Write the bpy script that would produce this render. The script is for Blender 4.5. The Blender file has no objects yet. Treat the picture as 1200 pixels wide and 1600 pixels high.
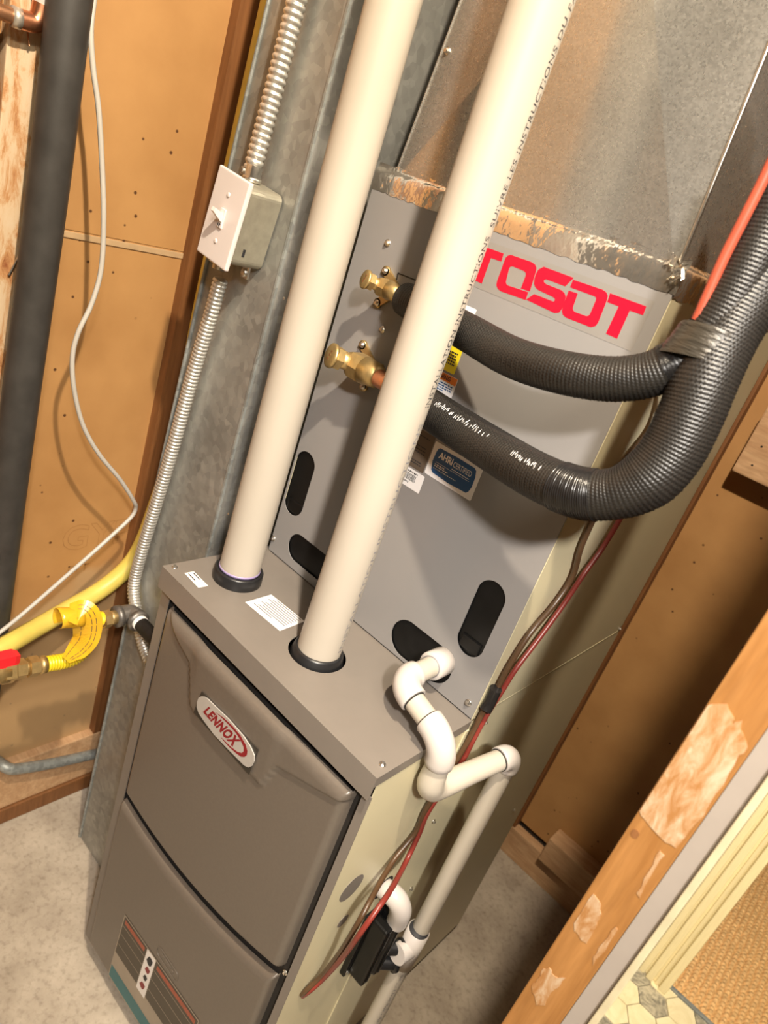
import bpy, bmesh, math, random
from mathutils import Vector, Matrix
random.seed(7)
S = bpy.context.scene
COL = S.collection
PI = math.pi

# ---------------------------------------------------------------- camera, world, lamps, exposure
cam_d = bpy.data.cameras.new('camera'); cam = bpy.data.objects.new('camera', cam_d); COL.objects.link(cam)
cam.location = (0.71627, -0.55785, 1.44774)
cam.rotation_euler = (1.14592276, -0.312920624, 0.747448128)
cam_d.sensor_fit = 'VERTICAL'; cam_d.sensor_height = 36.0; cam_d.lens = 1094.21 / 1600 * 36.0
cam_d.clip_start = 0.02; cam_d.clip_end = 60
cam_d.dof.use_dof = True; cam_d.dof.focus_distance = 0.92; cam_d.dof.aperture_fstop = 6.0
S.camera = cam

w = bpy.data.worlds.new('world'); S.world = w; w.use_nodes = True
w.node_tree.nodes['Background'].inputs[0].default_value = (1.0, 0.86, 0.70, 1)
w.node_tree.nodes['Background'].inputs[1].default_value = 0.004

def lamp(name, loc, energy, color, radius):
    l = bpy.data.lights.new(name, 'POINT'); l.energy = energy; l.color = color; l.shadow_soft_size = radius
    o = bpy.data.objects.new(name, l); o.location = loc; COL.objects.link(o); return o
lamp('ceiling_bulb_warm', (0.74, -0.42, 2.36), 94, (1.0, 0.85, 0.65), 0.022)
sp = bpy.data.lights.new('ceiling_spot_lamp', 'SPOT'); sp.energy = 125; sp.color = (1.0, 0.935, 0.87); sp.shadow_soft_size = 0.06
sp.spot_size = math.radians(54); sp.spot_blend = 1.0
so_ = bpy.data.objects.new('ceiling_spot_lamp', sp); so_.location = (1.32, -0.95, 2.14); COL.objects.link(so_)
so_.rotation_euler = (Vector((0.52, 0.12, 1.0)) - Vector(so_.location)).to_track_quat('-Z', 'Y').to_euler()

tb = bpy.data.lights.new('added_side_fill', 'AREA'); tb.shape = 'RECTANGLE'; tb.size = 0.15; tb.size_y = 1.2; tb.energy = 21; tb.color = (1.0, 0.90, 0.70)  # unseen soft lamp added to brighten the cabinet side
to_ = bpy.data.objects.new('added_side_fill', tb); to_.location = (1.30, -0.80, 2.40); COL.objects.link(to_)
lamp('corridor_bulb', (1.75, 0.45, 2.30), 55, (1.0, 0.85, 0.58), 0.05)
S.view_settings.view_transform = 'Standard'; S.view_settings.look = 'None'
S.view_settings.gamma = 1.0; S.view_settings.use_curve_mapping = False
S.view_settings.exposure = 0.60

# ---------------------------------------------------------------- materials
MATS = {}
def new_mat(name):
    m = bpy.data.materials.new(name); m.use_nodes = True
    nt = m.node_tree; b = nt.nodes['Principled BSDF']; MATS[name] = m
    return m, nt, b
def N(nt, t, **kw):
    n = nt.nodes.new(t)
    for k, v in kw.items():
        if hasattr(n, k): setattr(n, k, v)
        else: n.inputs[k].default_value = v
    return n
def coords(nt, stretch=(1, 1, 1), uv=False, rot=(0, 0, 0)):
    tc = N(nt, 'ShaderNodeTexCoord'); mp = N(nt, 'ShaderNodeMapping'); mp.inputs['Scale'].default_value = stretch
    mp.inputs['Rotation'].default_value = rot
    nt.links.new(tc.outputs['UV' if uv else 'Object'], mp.inputs['Vector']); return mp.outputs['Vector']
def ramp(nt, fac, stops):
    r = N(nt, 'ShaderNodeValToRGB'); e = r.color_ramp.elements
    while len(e) < len(stops): e.new(0.5)
    for i, (p, c) in enumerate(stops):
        e[i].position = p; e[i].color = (c[0], c[1], c[2], 1)
    nt.links.new(fac, r.inputs[0]); return r.outputs[0]
def noise(nt, vec, scale, detail=4, rough=0.55, dist=0):
    n = N(nt, 'ShaderNodeTexNoise'); n.inputs['Scale'].default_value = scale; n.inputs['Detail'].default_value = detail
    n.inputs['Roughness'].default_value = rough; n.inputs['Distortion'].default_value = dist
    nt.links.new(vec, n.inputs['Vector']); return n.outputs[0]
def bump(nt, b, h, strength=0.3, dist=0.002):
    n = N(nt, 'ShaderNodeBump'); n.inputs['Strength'].default_value = strength; n.inputs['Distance'].default_value = dist
    nt.links.new(h, n.inputs['Height']); nt.links.new(n.outputs[0], b.inputs['Normal']); return n
def mixc(nt, fac, a, c, mode='MIX'):
    n = N(nt, 'ShaderNodeMix', data_type='RGBA', blend_type=mode)
    for i, v in ((0, fac), (6, a), (7, c)):
        if hasattr(v, 'is_output') or hasattr(v, 'links'): nt.links.new(v, n.inputs[i])
        elif i == 0: n.inputs[0].default_value = v
        else: n.inputs[i].default_value = (v[0], v[1], v[2], 1)
    return n.outputs[2]
def plain(name, col, rough=0.5, metal=0.0, var=0.12, scale=30, bstr=0.0, bscale=300, spec=0.5, coat=0.0, stretch=(1, 1, 1), bdist=0.001):
    m, nt, b = new_mat(name)
    v = coords(nt, stretch)
    f = noise(nt, v, scale)
    lo = [c * (1 - var) for c in col]; hi = [min(1, c * (1 + var)) for c in col]
    nt.links.new(ramp(nt, f, [(0.3, lo), (0.7, hi)]), b.inputs['Base Color'])
    b.inputs['Roughness'].default_value = rough; b.inputs['Metallic'].default_value = metal
    b.inputs['Specular IOR Level'].default_value = spec; b.inputs['Coat Weight'].default_value = coat
    b.inputs['Coat Roughness'].default_value = 0.25
    if bstr: bump(nt, b, noise(nt, v, bscale, 3), bstr, bdist)
    return m
def galv(name, col, rough, sc, var=0.25, blotch=0.25, metal=1.0, rv=0.08):
    m, nt, b = new_mat(name); v = coords(nt)
    vo = N(nt, 'ShaderNodeTexVoronoi'); vo.inputs['Scale'].default_value = sc; nt.links.new(v, vo.inputs['Vector'])
    sep = N(nt, 'ShaderNodeSeparateColor'); nt.links.new(vo.outputs['Color'], sep.inputs[0])
    n2 = noise(nt, v, 6, 5)
    a = ramp(nt, sep.outputs[0], [(0, [c * (1 - var) for c in col]), (1, [min(1, c * (1 + var)) for c in col])])
    k = ramp(nt, n2, [(0.35, [1 - blotch] * 3), (0.65, [1, 1, 1])])
    nt.links.new(mixc(nt, 1.0, a, k, 'MULTIPLY'), b.inputs['Base Color'])
    b.inputs['Metallic'].default_value = metal
    mr = N(nt, 'ShaderNodeMapRange'); mr.inputs[3].default_value = rough - rv; mr.inputs[4].default_value = rough + rv
    nt.links.new(sep.outputs[1], mr.inputs[0]); nt.links.new(mr.outputs[0], b.inputs['Roughness'])
    bump(nt, b, noise(nt, v, 25, 3), 0.08, 0.004)
    return m
def wood(name, lo, hi, stretch=(14, 14, 1.2), rough=0.6, scale=3.0, dist=1.2):
    m, nt, b = new_mat(name); v = coords(nt, stretch)
    f = noise(nt, v, scale, 6, 0.6, dist)
    f2 = noise(nt, coords(nt, tuple(s * 6 for s in stretch)), scale, 2)
    c1 = ramp(nt, f, [(0.3, lo), (0.68, hi)])
    c2 = ramp(nt, f2, [(0.3, (0.82, 0.80, 0.76)), (0.7, (1, 1, 1))])
    nt.links.new(mixc(nt, 1.0, c1, c2, 'MULTIPLY'), b.inputs['Base Color'])
    b.inputs['Roughness'].default_value = rough
    bump(nt, b, f2, 0.15, 0.001); return m

paint = plain('taupe_cabinet_paint', (0.180, 0.157, 0.136), 0.38, var=0.03, bstr=0.05, bscale=900, spec=0.5, bdist=0.0004)
doorpaint = plain('textured_door_paint', (0.120, 0.100, 0.082), 0.40, var=0.05, scale=200, bstr=0.12, bscale=1400, bdist=0.0006, coat=0.35)
coilpaint = plain('grey_cabinet_paint', (0.235, 0.225, 0.22), 0.42, var=0.02, scale=8)
sidepaint_lit = plain('lit_side_paint', (0.60, 0.54, 0.36), 0.36, var=0.03, scale=5)  # cabinet paint with the warm light on the sides mixed into its colour
gal_duct = galv('galvanised_duct', (0.40, 0.40, 0.375), 0.45, 90, 0.14, 0.3, 0.6)
gal_plen = galv('galvanised_plenum', (0.60, 0.585, 0.55), 0.30, 520, 0.10, 0.2, 0.85, 0.04)
gal_old = galv('galvanised_pipe', (0.34, 0.36, 0.35), 0.5, 120, 0.2, 0.3, 0.4)
pvc = plain('cream_vent_plastic', (0.43, 0.385, 0.325), 0.42, var=0.03, scale=6, spec=0.35)
pvcw = plain('white_pipe_plastic', (0.50, 0.45, 0.375), 0.30, var=0.03, scale=8)
pvcf = plain('white_fitting_plastic', (0.54, 0.495, 0.46), 0.28, var=0.03, scale=20)
rubber = plain('black_rubber', (0.012, 0.012, 0.013), 0.35, var=0.2, scale=60)
blackp = plain('black_plastic', (0.005, 0.005, 0.005), 0.35, var=0.3, scale=40, spec=0.3)
dark = plain('dark_gap', (0.012, 0.009, 0.007), 0.8)
steel = plain('zinc_screw_steel', (0.72, 0.70, 0.66), 0.28, 1.0, 0.15, 200)
flex = plain('flex_conduit_steel', (0.66, 0.64, 0.60), 0.33, 0.75, 0.15, 200)
boxsteel = plain('handy_box_steel', (0.40, 0.375, 0.30), 0.42, 0.55, 0.12, 60)
whitep = plain('white_switch_plastic', (0.72, 0.66, 0.65), 0.28, var=0.01)
brass = plain('brass', (0.60, 0.43, 0.19), 0.42, 0.85, 0.12, 120, bstr=0.1, bscale=700)
copper = plain('copper', (0.72, 0.33, 0.19), 0.32, 1.0, 0.12, 120)
oldcopper = plain('tarnished_copper', (0.42, 0.22, 0.12), 0.42, 0.8, 0.35, 40)
solder = plain('solder_and_flux', (0.62, 0.58, 0.52), 0.4, 0.7, 0.3, 80)
iron = plain('black_iron_fitting', (0.20, 0.185, 0.17), 0.45, 0.7, 0.2, 120, bstr=0.2, bscale=500)
ironblk = plain('black_iron_pipe', (0.02, 0.018, 0.016), 0.5, 0.2, 0.2, 120, bstr=0.3, bscale=900)
teflon = plain('white_thread_tape', (0.75, 0.73, 0.70), 0.7)
yel = plain('yellow_pipe_coating', (0.72, 0.57, 0.12), 0.42, var=0.08, scale=25)
yel2 = plain('yellow_connector_coating', (0.74, 0.55, 0.015), 0.36, var=0.05)
tagm = plain('yellow_tag_film', (0.72, 0.40, 0.02), 0.25, var=0.06, scale=40)
redm = plain('red_vinyl_grip', (0.80, 0.02, 0.03), 0.35, var=0.05)
redlogo = plain('red_print', (0.44, 0.003, 0.024), 0.4, var=0.02)
redbadge = plain('dark_red_print', (0.21, 0.004, 0.011), 0.4, var=0.02)
foil = plain('aluminium_foil_tape', (0.86, 0.82, 0.75), 0.13, 0.92, 0.05, 30, bstr=0.5, bscale=45, bdist=0.004)
clear = plain('faded_clear_decal', (0.225, 0.21, 0.195), 0.34, var=0.03)
label_w = plain('white_label_paper', (0.80, 0.78, 0.77), 0.45, var=0.01)
label_g = plain('pale_metal_badge', (0.44, 0.415, 0.385), 0.45, 0.2, 0.05)
ink = plain('black_print', (0.02, 0.02, 0.024), 0.6)
inkgrey = plain('grey_print', (0.22, 0.21, 0.22), 0.6)
blue = plain('blue_print', (0.012, 0.085, 0.24), 0.4, var=0.03)
orange = plain('orange_print', (0.78, 0.22, 0.03), 0.45, var=0.02)
yelprint = plain('yellow_print', (0.86, 0.74, 0.02), 0.45, var=0.02)
brownlab = plain('brown_label', (0.10, 0.075, 0.055), 0.5, var=0.03)
teal = plain('teal_print', (0.04, 0.16, 0.18), 0.5, var=0.05)
olive = plain('olive_label_print', (0.07, 0.058, 0.043), 0.5, var=0.05)
beigeprint = plain('beige_label_print', (0.34, 0.29, 0.23), 0.5, var=0.05)
rust = plain('red_orange_print', (0.36, 0.09, 0.05), 0.5, var=0.2, scale=400)
foam = plain('dark_pipe_foam', (0.045, 0.042, 0.040), 0.5, var=0.25, scale=25, bstr=0.15, bscale=120)
cablew = plain('white_cable_jacket', (0.50, 0.47, 0.43), 0.42, var=0.04)
wire_b = plain('brown_cable_jacket', (0.080, 0.042, 0.020), 0.35, var=0.12)
wire_r = plain('red_cable_jacket', (0.20, 0.030, 0.022), 0.35, var=0.12)
tape = plain('black_vinyl_tape', (0.013, 0.012, 0.012), 0.25, var=0.2, scale=80, bstr=0.25, bscale=120)
taupe_tape = plain('stretched_grey_tape', (0.034, 0.029, 0.022), 0.30, 0.0, 0.2, 60, bstr=0.4, bscale=90, bdist=0.003, stretch=(1, 1, 6))
gyp = None

def gypsum_mat(name, stain):
    m, nt, b = new_mat(name); v = coords(nt)
    f = noise(nt, v, 7, 5); c1 = ramp(nt, f, [(0.3, (0.40, 0.205, 0.072)), (0.7, (0.50, 0.272, 0.103))])
    vo = N(nt, 'ShaderNodeTexVoronoi'); vo.inputs['Scale'].default_value = 34; nt.links.new(v, vo.inputs['Vector'])
    n2 = noise(nt, v, 5, 2)
    sp = ramp(nt, vo.outputs['Distance'], [(0.07, (1, 1, 1)), (0.11, (0, 0, 0))])
    sm = ramp(nt, n2, [(0.45, (0, 0, 0)), (0.50, (1, 1, 1))])
    fac = N(nt, 'ShaderNodeMath', operation='MULTIPLY'); nt.links.new(sp, fac.inputs[0]); nt.links.new(sm, fac.inputs[1])
    c2 = mixc(nt, fac.outputs[0], c1, (0.10, 0.04, 0.015))
    sx = N(nt, 'ShaderNodeSeparateXYZ'); nt.links.new(v, sx.inputs[0])
    zz = N(nt, 'ShaderNodeMath', operation='MULTIPLY_ADD'); nt.links.new(n2, zz.inputs[0]); zz.inputs[1].default_value = 0.35; nt.links.new(sx.outputs[2], zz.inputs[2])
    st_ = ramp(nt, zz.outputs[0], [(0.735, (1, 1, 1)), (0.76, (0, 0, 0))])
    c2 = mixc(nt, mixc(nt, 1.0, st_, (stain, stain, stain), 'MULTIPLY'), c2, (0.50, 0.36, 0.20))
    nt.links.new(c2, b.inputs['Base Color']); b.inputs['Roughness'].default_value = 0.55
    bump(nt, b, noise(nt, v, 60, 4), 0.08, 0.002); return m
gyp = gypsum_mat('brown_gypsum_paper', 0.55); gyp_b = gypsum_mat('clean_gypsum_paper', 0.0)
def concrete_mat():
    m, nt, b = new_mat('concrete_floor'); v = coords(nt)
    f = noise(nt, v, 9, 6, 0.65); c1 = ramp(nt, f, [(0.3, (0.33, 0.275, 0.215)), (0.72, (0.56, 0.49, 0.40))])
    f2 = noise(nt, v, 90, 3); c2 = ramp(nt, f2, [(0.25, (0.72, 0.70, 0.68)), (0.5, (1, 1, 1))])
    nt.links.new(mixc(nt, 1.0, c1, c2, 'MULTIPLY'), b.inputs['Base Color']); b.inputs['Roughness'].default_value = 0.75
    bump(nt, b, f2, 0.2, 0.002); return m
concrete = concrete_mat()
wood_o = wood('orange_pine', (0.28, 0.12, 0.028), (0.39, 0.185, 0.055))
wood_b = wood('brown_stud_pine', (0.17, 0.066, 0.020), (0.26, 0.11, 0.036))
wood_p = wood('pale_pine', (0.50, 0.29, 0.15), (0.66, 0.43, 0.25), (2, 14, 14))
def stained_wood():
    m, nt, b = new_mat('whitewashed_stud'); v = coords(nt, (3.5, 3.5, 1))
    f = noise(nt, v, 14, 8, 0.72, 0.6)
    nt.links.new(ramp(nt, f, [(0.30, (0.26, 0.08, 0.025)), (0.42, (0.50, 0.26, 0.11)), (0.52, (0.62, 0.46, 0.30)), (0.8, (0.66, 0.54, 0.40))]), b.inputs['Base Color'])
    b.inputs['Roughness'].default_value = 0.7; bump(nt, b, f, 0.3, 0.002); return m
wood_w = stained_wood()
def smear_mat():
    m, nt, b = new_mat('dried_joint_compound'); v = coords(nt, (10, 10, 3)); f = noise(nt, v, 9, 7, 0.7, 0.8)
    nt.links.new(ramp(nt, f, [(0.38, (0.32, 0.145, 0.042)), (0.50, (0.40, 0.235, 0.115)), (0.68, (0.50, 0.39, 0.27))]), b.inputs['Base Color'])
    b.inputs['Roughness'].default_value = 0.65; bump(nt, b, f, 0.2, 0.001); return m
smear = smear_mat()
drywall = plain('drywall_edge', (0.31, 0.27, 0.235), 0.6, var=0.03)
cream = plain('cream_trim_paint', (0.80, 0.69, 0.40), 0.35, var=0.05, stretch=(20, 20, 1))
ceilm = plain('ceiling_boards', (0.035, 0.026, 0.018), 0.7, var=0.2, scale=4)
backp = wood('far_wall_panel', (0.06, 0.045, 0.03), (0.08, 0.06, 0.045))
def hose_mat():
    m, nt, b = new_mat('ribbed_black_sleeve'); v = coords(nt)
    nt.links.new(ramp(nt, noise(nt, v, 900, 2), [(0.3, (0.007, 0.0065, 0.006)), (0.75, (0.026, 0.023, 0.020))]), b.inputs['Base Color'])
    b.inputs['Roughness'].default_value = 0.40; b.inputs['Specular IOR Level'].default_value = 0.55
    return m
hosem = hose_mat()
def tile_mat(name, lo, hi, sc):
    m, nt, b = new_mat(name); v = coords(nt); f = noise(nt, v, sc, 6, 0.65, 2.2)
    nt.links.new(ramp(nt, f, [(0.34, lo), (0.6, hi)]), b.inputs['Base Color']); b.inputs['Roughness'].default_value = 0.3; return m
tile_c = tile_mat('cream_marble_tile', (0.70, 0.60, 0.36), (0.80, 0.71, 0.47), 14)
tile_g = tile_mat('grey_marble_tile', (0.16, 0.15, 0.12), (0.48, 0.43, 0.32), 32)
grout = plain('tile_grout', (0.36, 0.33, 0.25), 0.7)
sisal = plain('woven_sisal', (0.60, 0.37, 0.16), 0.8, var=0.25, scale=120)

# ---------------------------------------------------------------- mesh helpers
class B:
    """collects shapes; build() links them as one mesh object in world coordinates"""
    def __init__(s): s.v = []; s.f = []; s.sm = []; s.uv = {}
    def add(s, v, f, smooth=False, M=None, uv=None):
        o = len(s.v)
        for i, p in enumerate(v):
            s.v.append(tuple(M @ Vector(p)) if M else tuple(p))
            if uv: s.uv[o + i] = uv[i]
        for q in f: s.f.append([i + o for i in q]); s.sm.append(smooth)
        return s
    def bm(s, bm, smooth=False, M=None):
        bm.verts.index_update(); v = [tuple(x.co) for x in bm.verts]; f = [[x.index for x in q.verts] for q in bm.faces]; bm.free()
        return s.add(v, f, smooth, M)
    def box(s, x0, x1, y0, y1, z0, z1, bevel=0.0, M=None, seg=2):
        b = bmesh.new(); bmesh.ops.create_cube(b, size=1.0)
        for q in b.verts: q.co = ((x0 + x1) / 2 + q.co.x * (x1 - x0), (y0 + y1) / 2 + q.co.y * (y1 - y0), (z0 + z1) / 2 + q.co.z * (z1 - z0))
        if bevel: bmesh.ops.bevel(b, geom=b.edges[:], offset=bevel, segments=seg, affect='EDGES', profile=0.6)
        return s.bm(b, False, M)
    def tube(s, pts, r, seg=20, n=0, caps=True, twist=0.0, smooth=True, usc=1.0):
        P = [Vector(p) for p in pts]
        R = list(r) if isinstance(r, (list, tuple)) else [r] * len(P)
        if n: P, R = spline(P, R, n)
        T = [(P[min(i + 1, len(P) - 1)] - P[max(i - 1, 0)]).normalized() for i in range(len(P))]
        a = Vector((0, 0, 1)) if abs(T[0].z) < 0.9 else Vector((1, 0, 0))
        nrm = (a - T[0] * a.dot(T[0])).normalized(); v = []; uv = []; L = 0
        for i, p in enumerate(P):
            nrm = (nrm - T[i] * nrm.dot(T[i])).normalized(); bn = T[i].cross(nrm)
            if i: L += (P[i] - P[i - 1]).length
            for k in range(seg):
                t = 2 * PI * k / seg + twist
                v.append(p + (nrm * math.cos(t) + bn * math.sin(t)) * R[i]); uv.append((abs(2 * k / seg - 1) * usc, L))
        f = [[i * seg + k, i * seg + (k + 1) % seg, (i + 1) * seg + (k + 1) % seg, (i + 1) * seg + k] for i in range(len(P) - 1) for k in range(seg)]
        s.add(v, f, smooth, None, uv)
        if caps:
            o = len(s.v); s.add([v[k] for k in range(seg)], [list(range(seg))[::-1]]); s.add([v[-seg + k] for k in range(seg)], [list(range(seg))])
        return s
    def sleeve(s, pts, r, pitch=0.0036, nb=46, amp=0.0008, sub=3):
        # knitted sleeve: rings along the length crossed by ribs around it
        P = [Vector(p) for p in pts]; L = [0]
        for i in range(1, len(P)): L.append(L[-1] + (P[i] - P[i - 1]).length)
        n = int(L[-1] / pitch * 5); seg = nb * sub; C_ = []; R_ = []; j = 0
        for i in range(n + 1):
            q = L[-1] * i / n
            while j < len(L) - 2 and L[j + 1] < q: j += 1
            t = (q - L[j]) / max(1e-9, L[j + 1] - L[j]); C_.append(P[j].lerp(P[j + 1], t)); R_.append(r[j] + (r[j + 1] - r[j]) * t)
        nrm = None; v = []
        for i in range(n + 1):
            T = (C_[min(i + 2, n)] - C_[max(i - 2, 0)]).normalized()
            if nrm is None: a = Vector((0, 0, 1)); nrm = a - T * a.dot(T)
            nrm = (nrm - T * nrm.dot(T)).normalized(); bn = T.cross(nrm); ph = math.sin(2 * PI * i / 5 + 0.6 * math.sin(i * 0.011)); row = (i // 5) % 2
            for k in range(seg):
                t = 2 * PI * k / seg; w_ = math.cos(2 * PI * (k / sub + 0.5 * row)); rr = R_[i] + amp * (0.35 * ph + 0.75 * ph * w_)
                v.append(C_[i] + (nrm * math.cos(t) + bn * math.sin(t)) * rr)
        f = [[i * seg + k, i * seg + (k + 1) % seg, (i + 1) * seg + (k + 1) % seg, (i + 1) * seg + k] for i in range(n) for k in range(seg)]
        f.append(list(range(seg))[::-1]); f.append([n * seg + k for k in range(seg)])
        return s.add(v, f, True)
    def lathe(s, origin, axis, prof, seg=24, smooth=True, flat=False):
        ax = Vector(axis).normalized(); o = Vector(origin); a = Vector((0, 0, 1)) if abs(ax.z) < 0.9 else Vector((1, 0, 0))
        e1 = (a - ax * a.dot(ax)).normalized(); e2 = ax.cross(e1); v = []
        for h, r in prof:
            for k in range(seg):
                t = 2 * PI * (k + 0.5) / seg; v.append(o + ax * h + (e1 * math.cos(t) + e2 * math.sin(t)) * r)
        m = len(prof)
        f = [[i * seg + k, i * seg + (k + 1) % seg, (i + 1) * seg + (k + 1) % seg, (i + 1) * seg + k] for i in range(m - 1) for k in range(seg)]
        f.append(list(range(seg))[::-1]); f.append([(m - 1) * seg + k for k in range(seg)])
        return s.add(v, f, smooth)
    def plate(s, outline, holes, to3, thick):
        """flat plate with holes: outline/holes in 2D, to3(u,v,w) -> xyz"""
        b = bmesh.new(); ed = []
        for lp in [outline] + list(holes):
            vs = [b.verts.new((p[0], p[1], 0)) for p in lp]
            for i in range(len(vs)): ed.append(b.edges.new((vs[i], vs[(i + 1) % len(vs)])))
        bmesh.ops.triangle_fill(b, use_beauty=True, use_dissolve=False, edges=ed)
        bmesh.ops.recalc_face_normals(b, faces=b.faces[:])
        if thick:
            g = bmesh.ops.extrude_face_region(b, geom=b.faces[:])
            for q in g['geom']:
                if isinstance(q, bmesh.types.BMVert): q.co.z += thick
        b.verts.index_update()
        v = [to3(q.co.x, q.co.y, q.co.z) for q in b.verts]; f = [[x.index for x in q.verts] for q in b.faces]; b.free()
        return s.add(v, f)
    def build(s, name, mat, parent=None, label=None, recalc=True):
        me = bpy.data.meshes.new(name); me.from_pydata(s.v, [], s.f)
        for p, k in zip(me.polygons, s.sm): p.use_smooth = k
        if s.uv:
            ul = me.uv_layers.new(name='UVMap')
            for l in me.loops: ul.data[l.index].uv = s.uv.get(l.vertex_index, (0, 0))
        if recalc: b = bmesh.new(); b.from_mesh(me); bmesh.ops.recalc_face_normals(b, faces=b.faces[:]); b.to_mesh(me); b.free()
        me.materials.append(mat)
        return link(name, me, parent, label)
def link(name, me, parent=None, label=None):
    o = bpy.data.objects.new(name, me); COL.objects.link(o)
    if parent is not None:
        o.parent = parent
        if parent.type == 'EMPTY': o.matrix_parent_inverse = Matrix.Translation(-Vector(parent.location))
    if label: o['label'] = label
    return o
def spline(P, R, n):
    Q = []; RR = []
    for i in range(len(P) - 1):
        p0 = P[max(i - 1, 0)]; p1 = P[i]; p2 = P[i + 1]; p3 = P[min(i + 2, len(P) - 1)]
        for k in range(n):
            t = k / n; t2 = t * t; t3 = t2 * t
            Q.append(0.5 * ((2 * p1) + (p2 - p0) * t + (2 * p0 - 5 * p1 + 4 * p2 - p3) * t2 + (3 * p1 - p0 - 3 * p2 + p3) * t3))
            RR.append(R[i] + (R[i + 1] - R[i]) * t)
    return Q + [P[-1]], RR + [R[-1]]
def thing(name, label, cat, loc, group=None):
    o = bpy.data.objects.new(name, None); COL.objects.link(o); o.location = loc; o.empty_display_size = 0.05
    o['label'] = label; o['category'] = cat
    if group: o['group'] = group
    return o
def tag(o, label, cat, group=None):
    o['label'] = label; o['category'] = cat
    if group: o['group'] = group
    return o
def struct(o): o['kind'] = 'structure'; return o
def XZat(y): return lambda u, v, w: (u, y - w, v)        # plate facing -y, thickness towards the room
def XYat(z): return lambda u, v, w: (u, v, z + w)
def YZat(x): return lambda u, v, w: (x + w, u, v)
def circle(cx, cy, r, n=32): return [(cx + r * math.cos(2 * PI * k / n), cy + r * math.sin(2 * PI * k / n)) for k in range(n)]
def oval(cx, cy, hw, hh, n=12):
    r = min(hw, hh); pts = []
    for k in range(4 * n):
        t = 2 * PI * k / (4 * n); c, s_ = math.cos(t), math.sin(t)
        pts.append((cx + r * c + math.copysign(hw - r, c), cy + r * s_ + math.copysign(hh - r, s_)))
    return pts
def rrect(x0, x1, y0, y1, r, n=5):
    pts = []
    for cx, cy, a in ((x1 - r, y1 - r, 0), (x0 + r, y1 - r, 90), (x0 + r, y0 + r, 180), (x1 - r, y0 + r, 270)):
        for k in range(n + 1):
            t = math.radians(a + 90 * k / n); pts.append((cx + r * math.cos(t), cy + r * math.sin(t)))
    return pts
def text_mesh(body, size, spacing=1.0, shear=0.0, offset=0.0, extrude=0.0):
    c = bpy.data.curves.new('lettering', 'FONT'); c.body = body; c.size = size; c.space_character = spacing; c.shear = shear
    c.offset = offset; c.extrude = extrude; c.resolution_u = 3; c.fill_mode = 'FRONT' if extrude == 0 else 'BOTH'
    o = bpy.data.objects.new('lettering', c); COL.objects.link(o)
    dg = bpy.context.evaluated_depsgraph_get(); me = bpy.data.meshes.new_from_object(o.evaluated_get(dg))
    bpy.data.objects.remove(o); bpy.data.curves.remove(c)
    return [tuple(v.co) for v in me.vertices], [list(p.vertices) for p in me.polygons]
def lettering(name, body, size, mat, parent, fn, **kw):
    """fn maps text-plane (x,y) to world"""
    v, f = text_mesh(body, size, **kw); b = B(); b.add([fn(p[0], p[1]) for p in v], f); return b.build(name, mat, parent)
def fit_letter(name, body, box, mat, parent, fn, **kw):
    """stretch the text so that it fills box (u0,v0,u1,v1), then map with fn(u,v)"""
    v, f = text_mesh(body, 1.0, **kw); xs = [p[0] for p in v]; ys = [p[1] for p in v]
    a, b_, c, d_ = min(xs), max(xs), min(ys), max(ys); u0, v0, u1, v1 = box
    g = B(); g.add([fn(u0 + (p[0] - a) / (b_ - a) * (u1 - u0), v0 + (p[1] - c) / (d_ - c) * (v1 - v0)) for p in v], f)
    return g.build(name, mat, parent)
def dashes(b, u0, u1, v, h, fn, seed, wmin=0.0012, wmax=0.004):
    """one row of illegible fine print as small strips"""
    r = random.Random(seed); u = u0
    while u < u1:
        w_ = min(r.uniform(wmin, wmax), u1 - u)
        b.add([fn(u, v), fn(u + w_, v), fn(u + w_, v + h), fn(u, v + h)], [[0, 1, 2, 3]]); u += w_ + r.uniform(0.0006, 0.0014)
def quad(b, u0, u1, v0, v1, fn): b.add([fn(u0, v0), fn(u1, v0), fn(u1, v1), fn(u0, v1)], [[0, 1, 2, 3]]); return b
def screw(name, p, axis, r, parent, washer=True):
    b = B()
    if washer: b.lathe(p, axis, [(0, r), (r * 0.25, r), (r * 0.25, r * 0.7)], 16)
    b.lathe(Vector(p) + Vector(axis) * r * 0.2, axis, [(0, r * 0.62), (r * 0.55, r * 0.62), (r * 0.75, r * 0.5)], 6, smooth=False)
    return b.build(name, steel, parent)

W = 0.4445; H = 0.8835; D = 0.1808; TOPC = 1.4555
# ================================================================ THE SETTING
fl = struct(B().box(-0.9, 0.719, -2.6, 1.016, -0.06, 0.0).build('floor', concrete))
st = struct(B().box(0.719, 3.0, -2.6, 1.04, -0.06, -0.004).build('floor_tiled', grout))
struct(B().box(0.719, 3.0, 1.04, 3.4, -0.06, -0.004).build('floor_carpeted', sisal))
struct(B().box(-0.9, 3.0, -2.6, 3.4, 2.5, 2.56).build('ceiling', ceilm))
struct(B().box(3.0, 3.06, -2.6, 3.4, -0.06, 2.5).build('wall_far_right', backp))
struct(B().box(-0.9, 3.06, -2.66, -2.6, -0.06, 2.5).build('wall_front', backp))

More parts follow.
